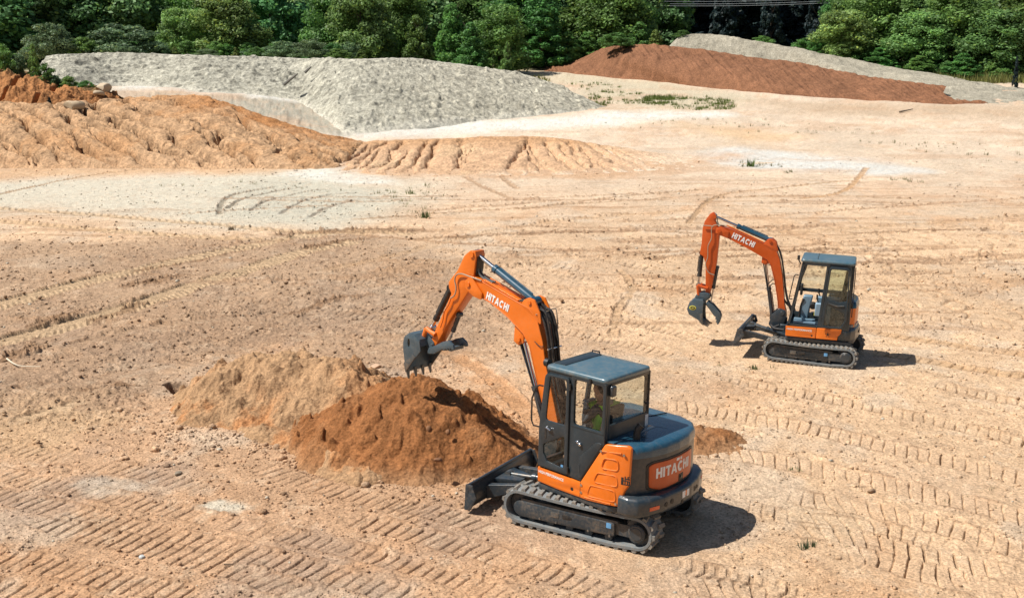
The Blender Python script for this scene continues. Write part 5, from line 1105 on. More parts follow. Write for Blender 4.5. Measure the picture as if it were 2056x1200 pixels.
cfgA = dict(id='A', loc=(1.4424, 16.8279, .012), rot=(.0077, -.0203, math.pi - .5337), sw=.1972, tW=2.005, shoe=.40, tL=2.553, tH=.555, ri=.272, pitch=.14, stag=True,
    blz=.02, blx=1.90, blh=.40, bll=0.0, zf=.575, zp=.67, yl=.943, yr=-.151, xfb=.60, xft=.475, xr=-.639, ztop=2.47, rz=2.54, zfl=.93, seat=(-.12, .42), zseat=1.38,
    tail=[(-1.06, .80), (-1.2, .4), (-1.25, 0), (-1.15, -.5), (-.9, -.85)], om=M_ORANGE,
    by=-.20, bhw=.14, foot=(1.10, 1.0),
    boom_top=[(1.02,.98),(1.06,1.3),(1.20,1.75),(1.35,2.21),(1.42,2.55),(1.54,2.87),(1.71,3.03),(1.95,3.09),(2.39,3.21),(2.67,3.29),(2.96,3.36)],
    boom_bot=[(1.18,.95),(1.27,1.25),(1.44,1.70),(1.60,2.17),(1.68,2.42),(1.82,2.60),(1.98,2.70),(2.18,2.82),(2.55,2.99),(2.78,3.05),(2.98,3.14)],
    tip=(3.04, 3.23), clevis=[(3.12,3.28),(2.98,3.38),(2.72,3.12),(2.74,3.01),(2.92,3.04),(3.10,3.14)],
    bracket=[(1.90,3.06),(1.82,3.16),(1.72,3.21),(1.60,3.19),(1.48,3.0),(1.44,2.78),(1.62,2.92)], acyl=((1.70,3.13),(3.02,3.73),.69),
    bcyl=((1.36,.92),(1.94,2.47),.52), bcbr=[(1.84,2.66),(2.04,2.74),(2.06,2.42),(1.96,2.37),(1.85,2.42)], bcs=(0,),
    txt=((2.66,3.045), -.29, .125, .73),
    arm=[(2.95,3.80),(3.07,3.79),(3.20,3.69),(3.29,3.53),(3.36,3.41),(3.47,3.29),(3.57,3.18),(3.56,3.08),(3.50,2.99),(3.60,2.79),(3.80,2.42),(4.02,2.02),(3.97,1.94),(3.88,1.98),(3.50,2.56),(3.06,3.13),(2.98,3.37),(2.95,3.59),(2.93,3.72)],
    armtop=(3.02, 3.73), chan=[(2.93,3.70),(2.915,3.70),(2.925,3.50),(2.955,3.38),(2.975,3.38)],
    kcyl=((3.60,3.06),(4.08,2.27),.80), links=[((3.86,2.20),(4.08,2.27)),((4.08,2.27),(4.15,2.10))],
    bkw=.60, bk_shell=[(4.05,1.98),(4.08,2.10),(4.20,2.18),(4.34,2.18),(4.45,2.10),(4.495,1.98),(4.49,1.80),(4.43,1.52),(4.41,1.45)],
    bk_side=[(4.07,2.07),(4.20,2.17),(4.36,2.16),(4.45,2.09),(4.485,1.98),(4.48,1.83),(4.41,1.47),(4.28,1.64),(4.04,1.90)], bk_edge=[(4.41,1.45),(4.28,1.62),(4.16,1.77),(4.22,1.82),(4.34,1.70),(4.45,1.62)],
    bkhole=(4.34, 2.0), bk_ear=[(3.89,1.95),(3.90,2.05),(4.02,2.15),(4.18,2.24),(4.26,2.18),(4.12,2.0),(4.05,1.90),(3.96,1.90)], bkpin=(3.94, 1.99), lip=((4.41,1.47),(4.38,1.33)), nteeth=4,
    thumb=[(3.96,1.96),(3.80,2.03),(3.62,2.13),(3.48,2.175),(3.37,2.12),(3.34,2.04),(3.40,2.03),(3.42,2.06),(3.45,2.01),(3.48,2.05),(3.51,1.99),(3.55,2.03),(3.58,1.97),(3.62,2.0),(3.84,1.87),(4.02,1.84)], thy=(.17, -.15), tcyl=((3.40,2.62),(3.66,2.08)),
    pipes=[([(3.47,-.045,2.92),(3.376,-.045,2.99),(3.34,-.045,3.117),(3.376,-.045,3.25),(3.33,-.045,3.345),(3.21,-.045,3.38),(3.02,-.035,3.365),(2.76,-.05,3.33)], .013, M_PIPE, 'hydraulic_pipe'),
           ([(3.47,-.05,2.92),(3.52,-.05,2.80),(3.62,-.05,2.66),(3.66,-.05,2.50),(3.72,-.05,2.36)], .012, M_ORANGE, 'hydraulic_pipe')]
        + [([(2.76,y,3.34),(2.4,y,3.235),(1.97,y,3.115)], .013, M_ORANGE, 'hydraulic_pipe') for y in (-.09, -.125, -.27)]
        + [([(2.95,y,3.52),(2.90,y,3.40),(2.76,y,3.33),(2.60,y,3.31)], .017, M_STEEL, 'hydraulic_hose') for y in (-.16, -.22)]
        + hose_set((-.10, -.15, -.20, -.25, -.30), [(1.95,3.12),(1.66,3.10),(1.45,2.92),(1.35,2.6),(1.28,2.22),(1.13,1.75),(.98,1.3),(.86,1.0)], .019)
        + hose_set((-.12, -.28), [(1.55,3.04),(1.40,2.98),(1.28,2.62),(1.22,2.22),(1.08,1.75)], .022)
        + [([(1.27,-.03,2.44),(1.27,-.37,2.44)], .014, M_CHROME, 'hose_clamp'), ([(1.55,-.04,2.96),(1.49,-.18,2.98),(1.47,-.40,3.02),(1.43,-.42,2.96),(1.38,-.40,2.70)], .010, M_PIPE, 'hydraulic_pipe'),
           ([(1.56,-.04,2.52),(1.45,-.04,2.46),(1.38,-.05,2.47)], .007, M_HOSE, 'cable')])
cfgB = dict(id='B', loc=(7.1914, 26.5059, .012), rot=(.0069, -.0333, math.pi - .3905), sw=-.0848, tW=1.739, shoe=.30, tL=2.163, tH=.472, ri=.236, pitch=.105, stag=False,
    blz=.28, blx=1.72, blh=.36, bll=-.18, zf=.52, zp=.61, yl=.802, yr=-.209, xfb=.645, xft=.42, xr=-.755, ztop=2.385, rz=2.455, zfl=.875, seat=(-.30, .33), zseat=1.30,
    tail=[(-.75, .72), (-.88, .5), (-.94, 0), (-.85, -.5), (-.65, -.72)], om=M_ORANGE2,
    by=-.30, bhw=.10, foot=(.82, .93),
    boom_top=[(.74,.93),(.80,1.17),(.83,1.41),(.90,1.83),(1.0,2.24),(1.09,2.43),(1.31,2.54),(1.79,2.72),(2.16,2.85),(2.45,2.89)],
    boom_bot=[(.90,.91),(.94,1.18),(.99,1.42),(1.07,1.75),(1.18,2.08),(1.28,2.20),(1.42,2.27),(1.77,2.44),(2.14,2.60),(2.46,2.73)],
    tip=(2.46, 2.80), clevis=[(2.54,2.86),(2.42,2.92),(2.22,2.80),(2.24,2.63),(2.42,2.69),(2.55,2.74)],
    bracket=[(1.42,2.55),(1.29,2.70),(1.20,2.71),(1.10,2.63),(1.02,2.40),(1.2,2.44)], acyl=((1.24,2.645),(2.60,3.13),.60),
    bcyl=((1.05,.78),(1.32,2.14),.54), bcbr=[(1.20,2.24),(1.40,2.30),(1.41,2.10),(1.31,2.06),(1.23,2.10)], bcs=(0,),
    txt=((2.16,2.66), -.36, .135, .75),
    arm=[(2.64,3.23),(2.72,3.18),(2.83,3.0),(2.87,2.82),(2.87,2.45),(2.90,2.18),(2.81,2.14),(2.74,1.97),(2.70,1.42),(2.69,1.21),(2.64,1.15),(2.59,1.20),(2.55,1.37),(2.47,1.99),(2.45,2.70),(2.51,2.90),(2.57,3.02),(2.57,3.17)],
    armtop=(2.61, 3.13), chan=[(2.57,3.14),(2.555,3.14),(2.535,3.02),(2.49,2.92),(2.51,2.92)],
    kcyl=((2.85,2.22),(2.885,1.41),.74), links=[((2.64,1.36),(2.885,1.41)),((2.885,1.41),(2.85,1.18))],
    bkw=.50, bk_shell=[(2.68,1.02),(2.72,1.09),(2.95,1.08),(3.05,.98),(3.09,.83),(3.03,.70),(2.83,.60),(2.66,.49)],
    bk_side=[(2.70,1.075),(2.95,1.07),(3.05,.96),(3.085,.83),(3.03,.71),(2.83,.61),(2.66,.48),(2.68,.60),(2.70,.74)], bk_edge=[(2.70,.78),(2.695,.60),(2.655,.46),(2.76,.54),(2.76,.74)],
    bkhole=(2.9, .9), bk_ear=[(2.56,1.13),(2.58,1.24),(2.68,1.26),(2.86,1.24),(2.93,1.14),(2.90,1.05),(2.66,1.04)], bkpin=(2.63, 1.19), lip=((2.665,.505),(2.545,.435)), nteeth=4,
    thumb=[(2.62,1.05),(2.50,.98),(2.31,.79),(2.265,.69),(2.30,.52),(2.34,.47),(2.355,.53),(2.39,.55),(2.365,.60),(2.41,.63),(2.39,.67),(2.44,.70),(2.57,.86),(2.67,.97)], thy=(.10, -.10), tcyl=((2.45,1.88),(2.55,1.0)), logo=(2.95, .88),
    pipes=[([(2.30,-.19,2.94),(2.53,-.185,2.94),(2.645,-.185,2.86),(2.63,-.185,2.61),(2.70,-.185,2.41),(2.69,-.185,2.14),(2.73,-.185,1.96),(2.65,-.185,1.77),(2.50,-.185,1.71)], .012, M_PIPE, 'hydraulic_pipe'), ([(2.86,-.19,2.90),(2.60,-.19,2.90)], .012, M_PIPE, 'hydraulic_pipe')]
        + [([(2.30,y,2.94),(2.0,y,2.83),(1.40,y,2.60)], .012, M_ORANGE, 'hydraulic_pipe') for y in (-.23, -.27)]
        + hose_set((-.24, -.30, -.36), [(1.35,2.60),(1.10,2.55),(.96,2.30),(.86,1.85),(.78,1.40),(.66,1.10),(.58,.90)], .018)
        + hose_set((-.26, -.34), [(.86,1.30),(.70,1.12),(.56,1.05),(.50,.85)], .024) + hose_set((-.22,), [(1.22,1.60),(1.10,1.72),(1.0,1.68)], .012) + hose_set((-.24,), [(1.20,1.50),(1.10,1.62),(1.0,1.58)], .012)
        + [([(.86,-.05,.66),(1.0,-.02,.60),(1.05,-.0,.66),(.95,.15,.62),(.72,.22,.62)], .026, M_BLACK, 'hydraulic_hose')])
for cfg, lab in ((cfgA, 'near orange mini excavator with an operator in its closed cab, bucket over red heap'), (cfgB, 'far orange mini excavator parked empty with its cab door folded open and blade lifted')):
    root, X, cabo = excavator(cfg); front_gear(root, X, cfg)
    tag(root, lab, 'excavator', 'orange mini excavators on the site')
    if cfg is cfgA: rootA, XA = root, X
# short hydraulic loop on the far machine's blade ram
bpy.context.view_layer.update()

# ------------------------------------------------------------------ the operator
MW = rootA.matrix_world @ XA
def skin(name, verts, edges, radii, mat, parent=None, sub=2, root=0):
    me = bpy.data.meshes.new(name); me.from_pydata([tuple(v) for v in verts], edges, []); o = bpy.data.objects.new(name, me); COL.objects.link(o)
    md = o.modifiers.new('skin', 'SKIN'); md.use_smooth_shade = True
    for i, r in enumerate(radii):
        sv = me.skin_vertices[0].data[i]; sv.radius = (r, r) if not isinstance(r, tuple) else r; sv.use_root = (i == root)
    if sub: s = o.modifiers.new('s', 'SUBSURF'); s.levels = sub; s.render_levels = sub
    dg = bpy.context.evaluated_depsgraph_get(); m2 = bpy.data.meshes.new_from_object(o.evaluated_get(dg)); bpy.data.objects.remove(o); bpy.data.meshes.remove(me)
    m2.name = name; m2.transform(MW); m2.materials.clear(); m2.polygons.foreach_set('use_smooth', np.ones(len(m2.polygons), bool)); return link(name, m2, mat, parent)
sx_, sy_ = -.15, .42
V = [(sx_ - .04, sy_, 1.46), (sx_ - .07, sy_, 1.64), (sx_ - .08, sy_, 1.82), (sx_ - .07, sy_, 1.94), (sx_ - .03, sy_, 2.03), (sx_ + .02, sy_, 2.10), (sx_ + .03, sy_, 2.19), (sx_ + .01, sy_, 2.27),   # 0-7 spine, neck, head
     (sx_ + .105, sy_, 2.10), (sx_ + .125, sy_, 2.165),                                                                  # 8 chin 9 nose
     (sx_ - .08, sy_ + .19, 1.95), (sx_ + .12, sy_ + .22, 1.70), (sx_ + .10, sy_ + .20, 1.93),                             # 10 left shoulder 11 elbow 12 wrist
     (sx_ - .08, sy_ - .19, 1.95), (sx_ + .06, sy_ - .27, 1.70), (sx_ + .26, sy_ - .34, 1.66),                             # 13 right shoulder 14 elbow 15 wrist
     (sx_ + .0, sy_ + .10, 1.45), (sx_ + .40, sy_ + .13, 1.47), (sx_ + .46, sy_ + .12, 1.06), (sx_ + .58, sy_ + .12, 1.0),  # 16-19 left leg
     (sx_ + .0, sy_ - .10, 1.45), (sx_ + .40, sy_ - .13, 1.47), (sx_ + .46, sy_ - .12, 1.06), (sx_ + .58, sy_ - .12, 1.0)]
E_ = [(0,1),(1,2),(2,3),(3,4),(4,5),(5,6),(6,7),(5,8),(6,9),(3,10),(10,11),(11,12),(3,13),(13,14),(14,15),(0,16),(16,17),(17,18),(18,19),(0,20),(20,21),(21,22),(22,23)]
Rd = [.15,.14,.15,.10,.055,.075,.092,.075,.035,.016,.060,.044,.030,.060,.044,.030,.085,.066,.045,.04,.085,.066,.045,.04]
def hand(wrist, up, out, fwd):
    """palm, four curled fingers of unequal length and a thumb leaving the side of the palm"""
    w = Vector(wrist); u, o_, f = Vector(up).normalized(), Vector(out).normalized(), Vector(fwd).normalized(); vs, es, rs = [], [], []
    i0 = len(V); palm = w + u * .06; vs.append(palm); es.append((-1, 0)); rs.append(.030)
    for k, (l, off) in enumerate(((.055, -.033), (.064, -.011), (.060, .011), (.047, .033))):
        a = palm + u * .025 + f * off; b = a + u * l * .5 + o_ * .012; c_ = b + o_ * l * .55; d = c_ - u * l * .4 + o_ * .0
        n = len(vs); vs += [a, b, c_, d]; es += [(0, n), (n, n + 1), (n + 1, n + 2), (n + 2, n + 3)]; rs += [.011, .0095, .009, .008]
    n = len(vs); t0 = w + u * .035 - f * .035; vs += [t0, t0 - f * .02 + u * .025 + o_ * .02, t0 - f * .012 + u * .045 + o_ * .045]; es += [(0, n), (n, n + 1), (n + 1, n + 2)]; rs += [.014, .011, .009]
    return vs, es, rs
def addhand(wi, up, out, fwd):
    vs, es, rs = hand(V[wi], up, out, fwd); b = len(V); V.extend(vs); Rd.extend(rs); E_.extend([((wi if a < 0 else a + b), c + b) for a, c in es]); return vs, es, rs
hl = addhand(12, (0, 0, 1), (.9, .2, 0), (.2, -1, 0)); hr_ = addhand(15, (1, -.2, -.1), (0, 0, -1), (.2, 1, 0))
person = skin('person', V, E_, Rd, M_SKIN)
tag(person, 'operator in a green hi-vis vest sitting inside the near excavator cab, one gloved hand raised', 'person')
sub_ = lambda ids, mp: [mp[i] for i in ids]
def cloth(name, ids, mat, grow=.014, par=person, sub=2, pts=None):
    mp = {v: i for i, v in enumerate(ids)}; vv = [V[i] for i in ids]; ee = [(mp[a], mp[b]) for a, b in E_ if a in mp and b in mp]
    return skin(name, vv, ee, [Rd[i] + grow for i in ids], mat, par, sub)
cloth('shirt', [3, 2, 1, 10, 11, 12, 13, 14, 15], M_SLEEVE, .017); cloth('vest', [2, 1, 0, 3], M_VEST, .030); cloth('trousers', [0, 16, 17, 18, 20, 21, 22], M_TROUS, .012)
for s in (-1, 1):
    sh = [(sx_ + .06, sy_ + s * .10, 1.62), (sx_ + .07, sy_ + s * .10, 1.80), (sx_ + .0, sy_ + s * .115, 1.975), (sx_ - .10, sy_ + s * .115, 2.0), (sx_ - .22, sy_ + s * .10, 1.88), (sx_ - .24, sy_ + s * .10, 1.60)]
    skin('vest_strap', sh, [(i, i + 1) for i in range(5)], [(.034, .014)] * 6, M_TAPE if s > 0 else M_VEST, person, 1)
for hv in (hl,):
    vs, es, rs = hv; vv = [Vector(V[12]) + Vector((0, 0, -.10))] + [Vector(V[12])] + list(vs); skin('glove', vv, [(0, 1)] + [((1 if a < 0 else a + 2), c + 2) for a, c in es], [.040, .036] + [r + .004 for r in rs], M_GLOVE, person, 2, 1)
hp = [(sx_ - .075, sy_, 2.12), (sx_ - .05, sy_, 2.21), (sx_ + .0, sy_, 2.275), (sx_ + .07, sy_, 2.262), (sx_ + .105, sy_, 2.225)]
skin('hair', hp, [(i, i + 1) for i in range(4)], [(.07, .05), (.095, .075), (.10, .052), (.085, .036), (.05, .016)], M_HAIR, person, 2)
for s in (-1, 1): skin('ear', [(sx_ + .01, sy_ + s * .088, 2.13), (sx_ - .005, sy_ + s * .098, 2.185)], [(0, 1)], [.012, .017], M_SKIN, person, 1)
# ------------------------------------------------------------------ foliage
def leaf_mat(name):
    m, nt, b = new_mat(name); nt.nodes.remove(b); out = nt.nodes['Material Output']
    at = N(nt, 'ShaderNodeVertexColor', layer_name='Col'); oi = N(nt, 'ShaderNodeObjectInfo')
    hs = N(nt, 'ShaderNodeHueSaturation'); mr = N(nt, 'ShaderNodeMapRange'); mr.inputs[3].default_value = .47; mr.inputs[4].default_value = .525; nt.links.new(oi.outputs['Random'], mr.inputs[0]); nt.links.new(mr.outputs[0], hs.inputs['Hue'])
    mv = N(nt, 'ShaderNodeMapRange'); mv.inputs[3].default_value = .75; mv.inputs[4].default_value = 1.25; ml = N(nt, 'ShaderNodeMath', operation='FRACT'); mm = N(nt, 'ShaderNodeMath', operation='MULTIPLY'); mm.inputs[1].default_value = 7.31
    nt.links.new(oi.outputs['Random'], mm.inputs[0]); nt.links.new(mm.outputs[0], ml.inputs[0]); nt.links.new(ml.outputs[0], mv.inputs[0]); nt.links.new(mv.outputs[0], hs.inputs['Value'])
    nt.links.new(at.outputs['Color'], hs.inputs['Color'])
    d = N(nt, 'ShaderNodeBsdfPrincipled'); d.inputs['Roughness'].default_value = .55; d.inputs['Specular IOR Level'].default_value = .3; t = N(nt, 'ShaderNodeBsdfTranslucent')
    nt.links.new(hs.outputs[0], d.inputs['Base Color']); nt.links.new(hs.outputs[0], t.inputs['Color'])
    mx = N(nt, 'ShaderNodeMixShader'); mx.inputs[0].default_value = .40; nt.links.new(d.outputs[0], mx.inputs[1]); nt.links.new(t.outputs[0], mx.inputs[2]); nt.links.new(mx.outputs[0], out.inputs[0]); return m
M_LEAF = leaf_mat('leaves'); M_BARK = paint('bark', (.075, .055, .04), .9, .2, 3, bump=.6, bscale=12)
def quads(c, n, sz, asp=.6):
    """leaf clusters: little kites at c facing n"""
    m = len(c); r = RNG.normal(size=(m, 3)); u = np.cross(n, r); u /= np.linalg.norm(u, axis=1, keepdims=True) + 1e-9; v = np.cross(n, u); v /= np.linalg.norm(v, axis=1, keepdims=True) + 1e-9
    s = sz[:, None]; V = np.stack([c - u * s, c + v * s * asp, c + u * s, c - v * s * asp], 1).reshape(-1, 3)
    return V, np.arange(m * 4).reshape(-1, 4)
def crown_mesh(name, kind, seed, col, nleaf=7000, leaf=.030, dark=.5):
    """unit-height crown (z 0..1, radius about .3) of leaf clusters spread over many boughs, with gaps"""
    g = np.random.default_rng(seed); L = []
    nl = {'broad': 95, 'cone': 120, 'bush': 60, 'pine': 110}[kind]
    for i in range(nl):
        z = g.random() ** .85; a = g.random() * 6.283
        if kind == 'broad': R = .34 * math.sqrt(max(0, 1 - (2 * z - .85) ** 2 / 1.35)); 
        elif kind == 'cone': R = .30 * (1 - z) ** .75 + .02
        elif kind == 'pine': R = .30 * (1 - z) ** .9 + .03
        else: R = .62 * math.sqrt(max(0.02, 1 - z ** 2))
        k = g.random() ** .45; r = R * k; zz = .06 + .90 * z; br = (.048 + .075 * g.random() ** 1.3) * (1.15 if kind == 'broad' else .72 if kind != 'bush' else 1.9)
        L.append((r * math.cos(a), r * math.sin(a), zz, br * (1 - .45 * z if kind != 'broad' else 1), .7 + .7 * g.random()))
    L = np.array(L); wgt = L[:, 3] ** 2; idx = g.choice(nl, nleaf, p=wgt / wgt.sum()); d = g.normal(size=(nleaf, 3)); d[:, 2] = d[:, 2] * .8 + .18; d /= np.linalg.norm(d, axis=1, keepdims=True)
    rad = L[idx, 3] * (.55 + .6 * g.random(nleaf)); c = L[idx, :3] + d * rad[:, None] * np.array([1.1, 1.1, .8 if kind != 'cone' else 1.1])
    c[:, 2] = np.maximum(c[:, 2], .01)
    n = d + g.normal(size=(nleaf, 3)) * .55 + np.array([0, 0, .25]); n /= np.linalg.norm(n, axis=1, keepdims=True)
    sz = leaf * (.6 + .8 * g.random(nleaf)); V, Fq = quads(c, n, sz)
    tone = L[idx, 4] * (.7 + .6 * g.random(nleaf)); cc = np.asarray(col) * tone[:, None]; yel = g.random(nleaf) < .10; cc[yel] *= np.array((1.5, 1.25, .8))
    return np_mesh(name, V, Fq, np.repeat(cc, 4, 0))
def trunk_mesh(name, seed, h=1.0, r=.022):
    g = random.Random(seed); mb = MB(); p = [(0, 0, -.06)]; x = y = 0
    for k in range(1, 8): x += g.uniform(-.012, .012); y += g.uniform(-.012, .012); p.append((x, y, h * .95 * k / 7))
    mb.tube(p, [r * (1.25 - 1.1 * k / 7) for k in range(8)], 7)
    for k in range(9):
        b = Vector(p[2 + k % 5]); a = g.uniform(0, 6.28); l = g.uniform(.12, .24); q = b + Vector((math.cos(a) * l * .5, math.sin(a) * l * .5, l * .35)); e = b + Vector((math.cos(a) * l, math.sin(a) * l, l * .85)); mb.tube([b, q, e], [r * .45, r * .3, r * .12], 5)
    bm = mb.bm; bmesh.ops.recalc_face_normals(bm, faces=bm.faces); me = bpy.data.meshes.new(name); bm.to_mesh(me); bm.free(); me.materials.append(M_BARK); return me
GREEN = (.115, .235, .058); LGREEN = (.165, .275, .080); YGREEN = (.19, .28, .075); DGREEN = (.125, .25, .092); SHADE_NAVY = (.026, .046, .046); FEATH = (.12, .20, .095)  # the navy puts the shade of the dark hollow into the leaf colour
CR = {}
for key, kind, seeds, col, nl_, lf in (('broad', 'broad', (1, 2, 3), GREEN, 17000, .017), ('light', 'broad', (4, 5), LGREEN, 17000, .017), ('cone', 'cone', (6, 7, 8), GREEN, 14000, .0165), ('pale', 'cone', (9, 10), YGREEN, 11000, .018),
                                       ('dark', 'broad', (11, 12, 13), DGREEN, 13000, .022), ('pine', 'pine', (14, 15), SHADE_NAVY, 9000, .024), ('bush', 'bush', (16, 17, 18), GREEN, 7000, .032), ('feather', 'bush', (19, 20), FEATH, 9000, .028)):
    for s in seeds:
        me = crown_mesh('crown', kind, s, col, nl_, lf); me.materials.append(M_LEAF); CR.setdefault(key, []).append(me)
TR = [trunk_mesh('trunk', 40 + i) for i in range(4)]
cntr = [0]
def tree(u, Yd, vtop, wpx, key, label, group=None, name='broadleaf_tree', zb=None, lowcut=0.0):
    p = atY(u, vtop, Yd); z0 = float(base_h(p[0], Yd)) if zb is None else zb; Ht = max(p[2] - z0, 1.2); wid = wpx / F * Yd
    t = empty(name, (p[0], Yd, z0 - .1), (0, 0, RNG.random() * 6.28)); tag(t, label, 'tree', group)
    i = cntr[0]; cntr[0] += 1
    a = link('trunk', TR[i % 4], None, t); a.scale = (Ht * .8, Ht * .8, Ht * .98)
    c = link('crown', CR[key][i % len(CR[key])], None, t); s = wid / .66; c.scale = (s, s, Ht * (1 - lowcut)); c.location = (0, 0, Ht * lowcut); return t
def shrub(u, v, Yd, wpx, hpx, key, label, group=None, name='shrub', zb=None):
    p = atY(u, v, Yd); z0 = p[2] if zb is None else zb; s = wpx / F * Yd / 1.35
    o = link(name, CR[key][cntr[0] % len(CR[key])], None); cntr[0] += 1; o.location = (p[0], Yd, z0 - .1); o.scale = (s, s, hpx / F * Yd); o.rotation_euler = (0, 0, RNG.random() * 6.28)
    tag(o, label, 'shrub', group); return o
FR = 'trees along the front edge of the wood'
T = tree
T(-40,140,-60,190,'dark','dark leafy tree cut by the left picture edge', FR)
T(42,146,-40,150,'dark','tall dark tree behind the shrubs above the red clay mound', FR)
T(150,150,-50,150,'dark','dark tree behind the left end of the gravel stockpile', FR)
T(235,152,-60,150,'dark','deep green tree behind the wide feathery bush', FR)
T(355,136,14,74,'light','narrow upright bright tree between the feathery bush and the big bright tree', FR, 'young_tree')
T(452,136,-18,128,'light','big round bright tree with broad leaves, the widest light one left of centre', FR)
T(545,148,-50,130,'dark','dark tree right of the big bright round tree', FR)
T(655,140,-10,100,'broad','mid green tree above the low grey bushes', FR)
T(722,136,-26,120,'light','tall yellowish green tree behind the hump of the gravel stockpile', FR)
T(800,146,-40,110,'broad','tall green tree right of the yellowish one', FR)
T(836,134,28,84,'cone','pointed green tree above the right half of the gravel stockpile', FR, 'young_tree')
T(905,140,0,100,'cone','tall pointed green tree left of the clearing grass', FR, 'young_tree')
T(945,136,40,84,'cone','bushy young tree behind the yellow grass strip', FR, 'young_tree')
T(1018,134,82,38,'pale','small slim pale sapling in front of the young trees', FR, 'sapling')
T(1000,142,10,110,'broad','tall dark green crown directly behind the slim pale sapling', FR)
T(1085,150,12,124,'cone','large bright conical tree just left of the brown mound', FR, 'young_tree')
T(1140,152,62,80,'cone','low conical tree at the left foot of the brown mound', FR, 'young_tree')
T(1180,154,60,80,'cone','leafy young tree above the left slope of the brown mound', FR, 'young_tree')
T(1228,160,-40,130,'broad','tall tree standing behind the crest of the brown mound', FR)
T(1285,154,42,84,'cone','young tree above the crest of the brown mound', FR, 'young_tree')
T(1316,152,58,54,'pale','small pale young tree left of the far grey mound', FR, 'sapling')
T(1255,166,-30,100,'broad','tall tree left of the dark hollow in the wood', FR)
T(1700,156,-2,90,'broad','leafy tree at the right rim of the dark hollow', FR)
T(1700,146,20,110,'light','light green tree above the middle of the far grey mound', FR)
T(1690,143,86,84,'cone','low bushy tree just above the far grey mound', FR, 'young_tree')
T(1770,150,-40,150,'broad','big leafy tree above the right half of the far grey mound', FR)
T(1770,142,92,90,'cone','bright low tree touching the ridge of the far grey mound', FR, 'young_tree')
T(1850,144,24,130,'light','wide light green tree near the right end of the mounds', FR)
T(1850,138,110,90,'cone','low dark bush tree on the slope end of the grey mound', FR, 'young_tree')
T(1925,146,-30,140,'broad','tall dense tree second from the right edge', FR)
T(1935,136,104,90,'cone','low green tree above the grass at the right edge', FR, 'young_tree')
T(2010,140,20,130,'light','bright broad tree near the right picture edge', FR)
T(2075,142,-30,150,'broad','tall tree cut by the right picture edge', FR)
# the wood behind: trees nothing in the picture tells apart
RW = random.Random(5)
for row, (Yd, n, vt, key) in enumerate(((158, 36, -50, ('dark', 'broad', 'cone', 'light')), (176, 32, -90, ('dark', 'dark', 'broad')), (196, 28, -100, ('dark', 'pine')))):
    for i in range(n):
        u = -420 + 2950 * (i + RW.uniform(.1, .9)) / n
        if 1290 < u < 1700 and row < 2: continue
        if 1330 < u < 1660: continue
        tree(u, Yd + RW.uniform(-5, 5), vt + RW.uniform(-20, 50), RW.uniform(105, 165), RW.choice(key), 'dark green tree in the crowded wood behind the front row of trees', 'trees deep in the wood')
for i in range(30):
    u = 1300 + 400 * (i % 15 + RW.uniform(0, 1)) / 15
    tree(u, RW.uniform(205, 225) + 18 * (i // 15), -70 + RW.uniform(-10, 40), RW.uniform(60, 95), 'pine', 'pine with shade-darkened leaf colour in the hollow under the power lines', 'pines in the shaded hollow', 'pine_tree')
for i in range(32): tree(-500 + 3100 * i / 31, 222 + RW.uniform(-6, 6), -120, RW.uniform(170, 210), 'pine', 'pine with shade-darkened leaf colour at the very back of the wood', 'pines at the back of the wood', 'pine_tree')
SG = 'shrubs along the edge of the wood'
shrub(246,112,128,170,62,'feather','wide feathery grey green bush behind the gravel stockpile, left of the narrow upright tree', SG)
shrub(100,118,124,110,70,'feather','feathery bush right behind the red clay mound', SG); shrub(170,116,126,70,40,'bush','small green bush between two feathery ones', SG)
shrub(565,112,128,80,30,'feather','low grey green bush directly right of the big bright tree', SG); shrub(625,115,126,90,36,'feather','low rounded grey bush above the middle of the gravel stockpile', SG); shrub(680,119,124,60,22,'bush','low green bush right of the grey ones', SG)
shrub(415,113,126,50,16,'feather','tiny grey bush at the foot of the big bright tree', SG); shrub(515,114,127,46,20,'bush','tiny green bush beside the big bright tree', SG)
shrub(1235,92,142,80,26,'bush','low bush peeping over the brown mound crest', SG); shrub(1370,74,150,40,14,'bush','scrap of green on the left tip of the far grey mound', SG)
shrub(1530,88,152,50,16,'bush','low green bush on the ridge under the dark hollow', SG); shrub(1620,104,150,70,28,'bush','green bush on the ridge right of the dark hollow', SG)
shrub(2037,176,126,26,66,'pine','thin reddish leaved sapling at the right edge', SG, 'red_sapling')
for (u, v, wp, hp_, k, lb) in ((12,152,60,60,'bush','round green shrub on top of the red clay mound at the left picture edge'), (70,158,60,70,'pale','tall ragged plant on the red clay mound crest'), (40,148,40,40,'feather','greyish weed bush behind the red clay mound crest'), (92,172,50,44,'bush','dark green shrub low on the right shoulder of the red clay mound'), (112,180,44,30,'feather','thin weed below the right shoulder of the red clay mound'), (140,178,46,26,'bush','bright green weed at the right end of the red clay mound'), (172,174,34,14,'bush','flat green weed beside the gravel stockpile foot'), (4,176,26,24,'bush','weed hanging over the red cliff at the left edge'), (100,212,26,20,'pine','dark brown dead bush in the gap under the red mound')):
    shrub(u, v, 91 if v < 182 else 85, wp, hp_, k, lb, 'shrubs on the red clay mound')

for i in range(46):
    u = 60 + 1040 * (i + RW.random()) / 46 if i < 30 else 1640 + 440 * (i - 30 + RW.random()) / 16
    vv = np.interp(u, [60, 600, 860, 1000, 1100, 1640, 1800, 2080], [110, 118, 121, 139, 145, 106, 138, 178]) + 3; Yq = RW.uniform(129, 133) if u < 1100 else np.interp(u, [1640, 2080], [148, 134])
    shrub(u, vv, Yq, RW.uniform(36, 70), RW.uniform(16, 40), RW.choice(('bush', 'bush', 'feather', 'pale')), 'low green bush in the unbroken scrub at the foot of the wood', 'scrub at the foot of the wood')
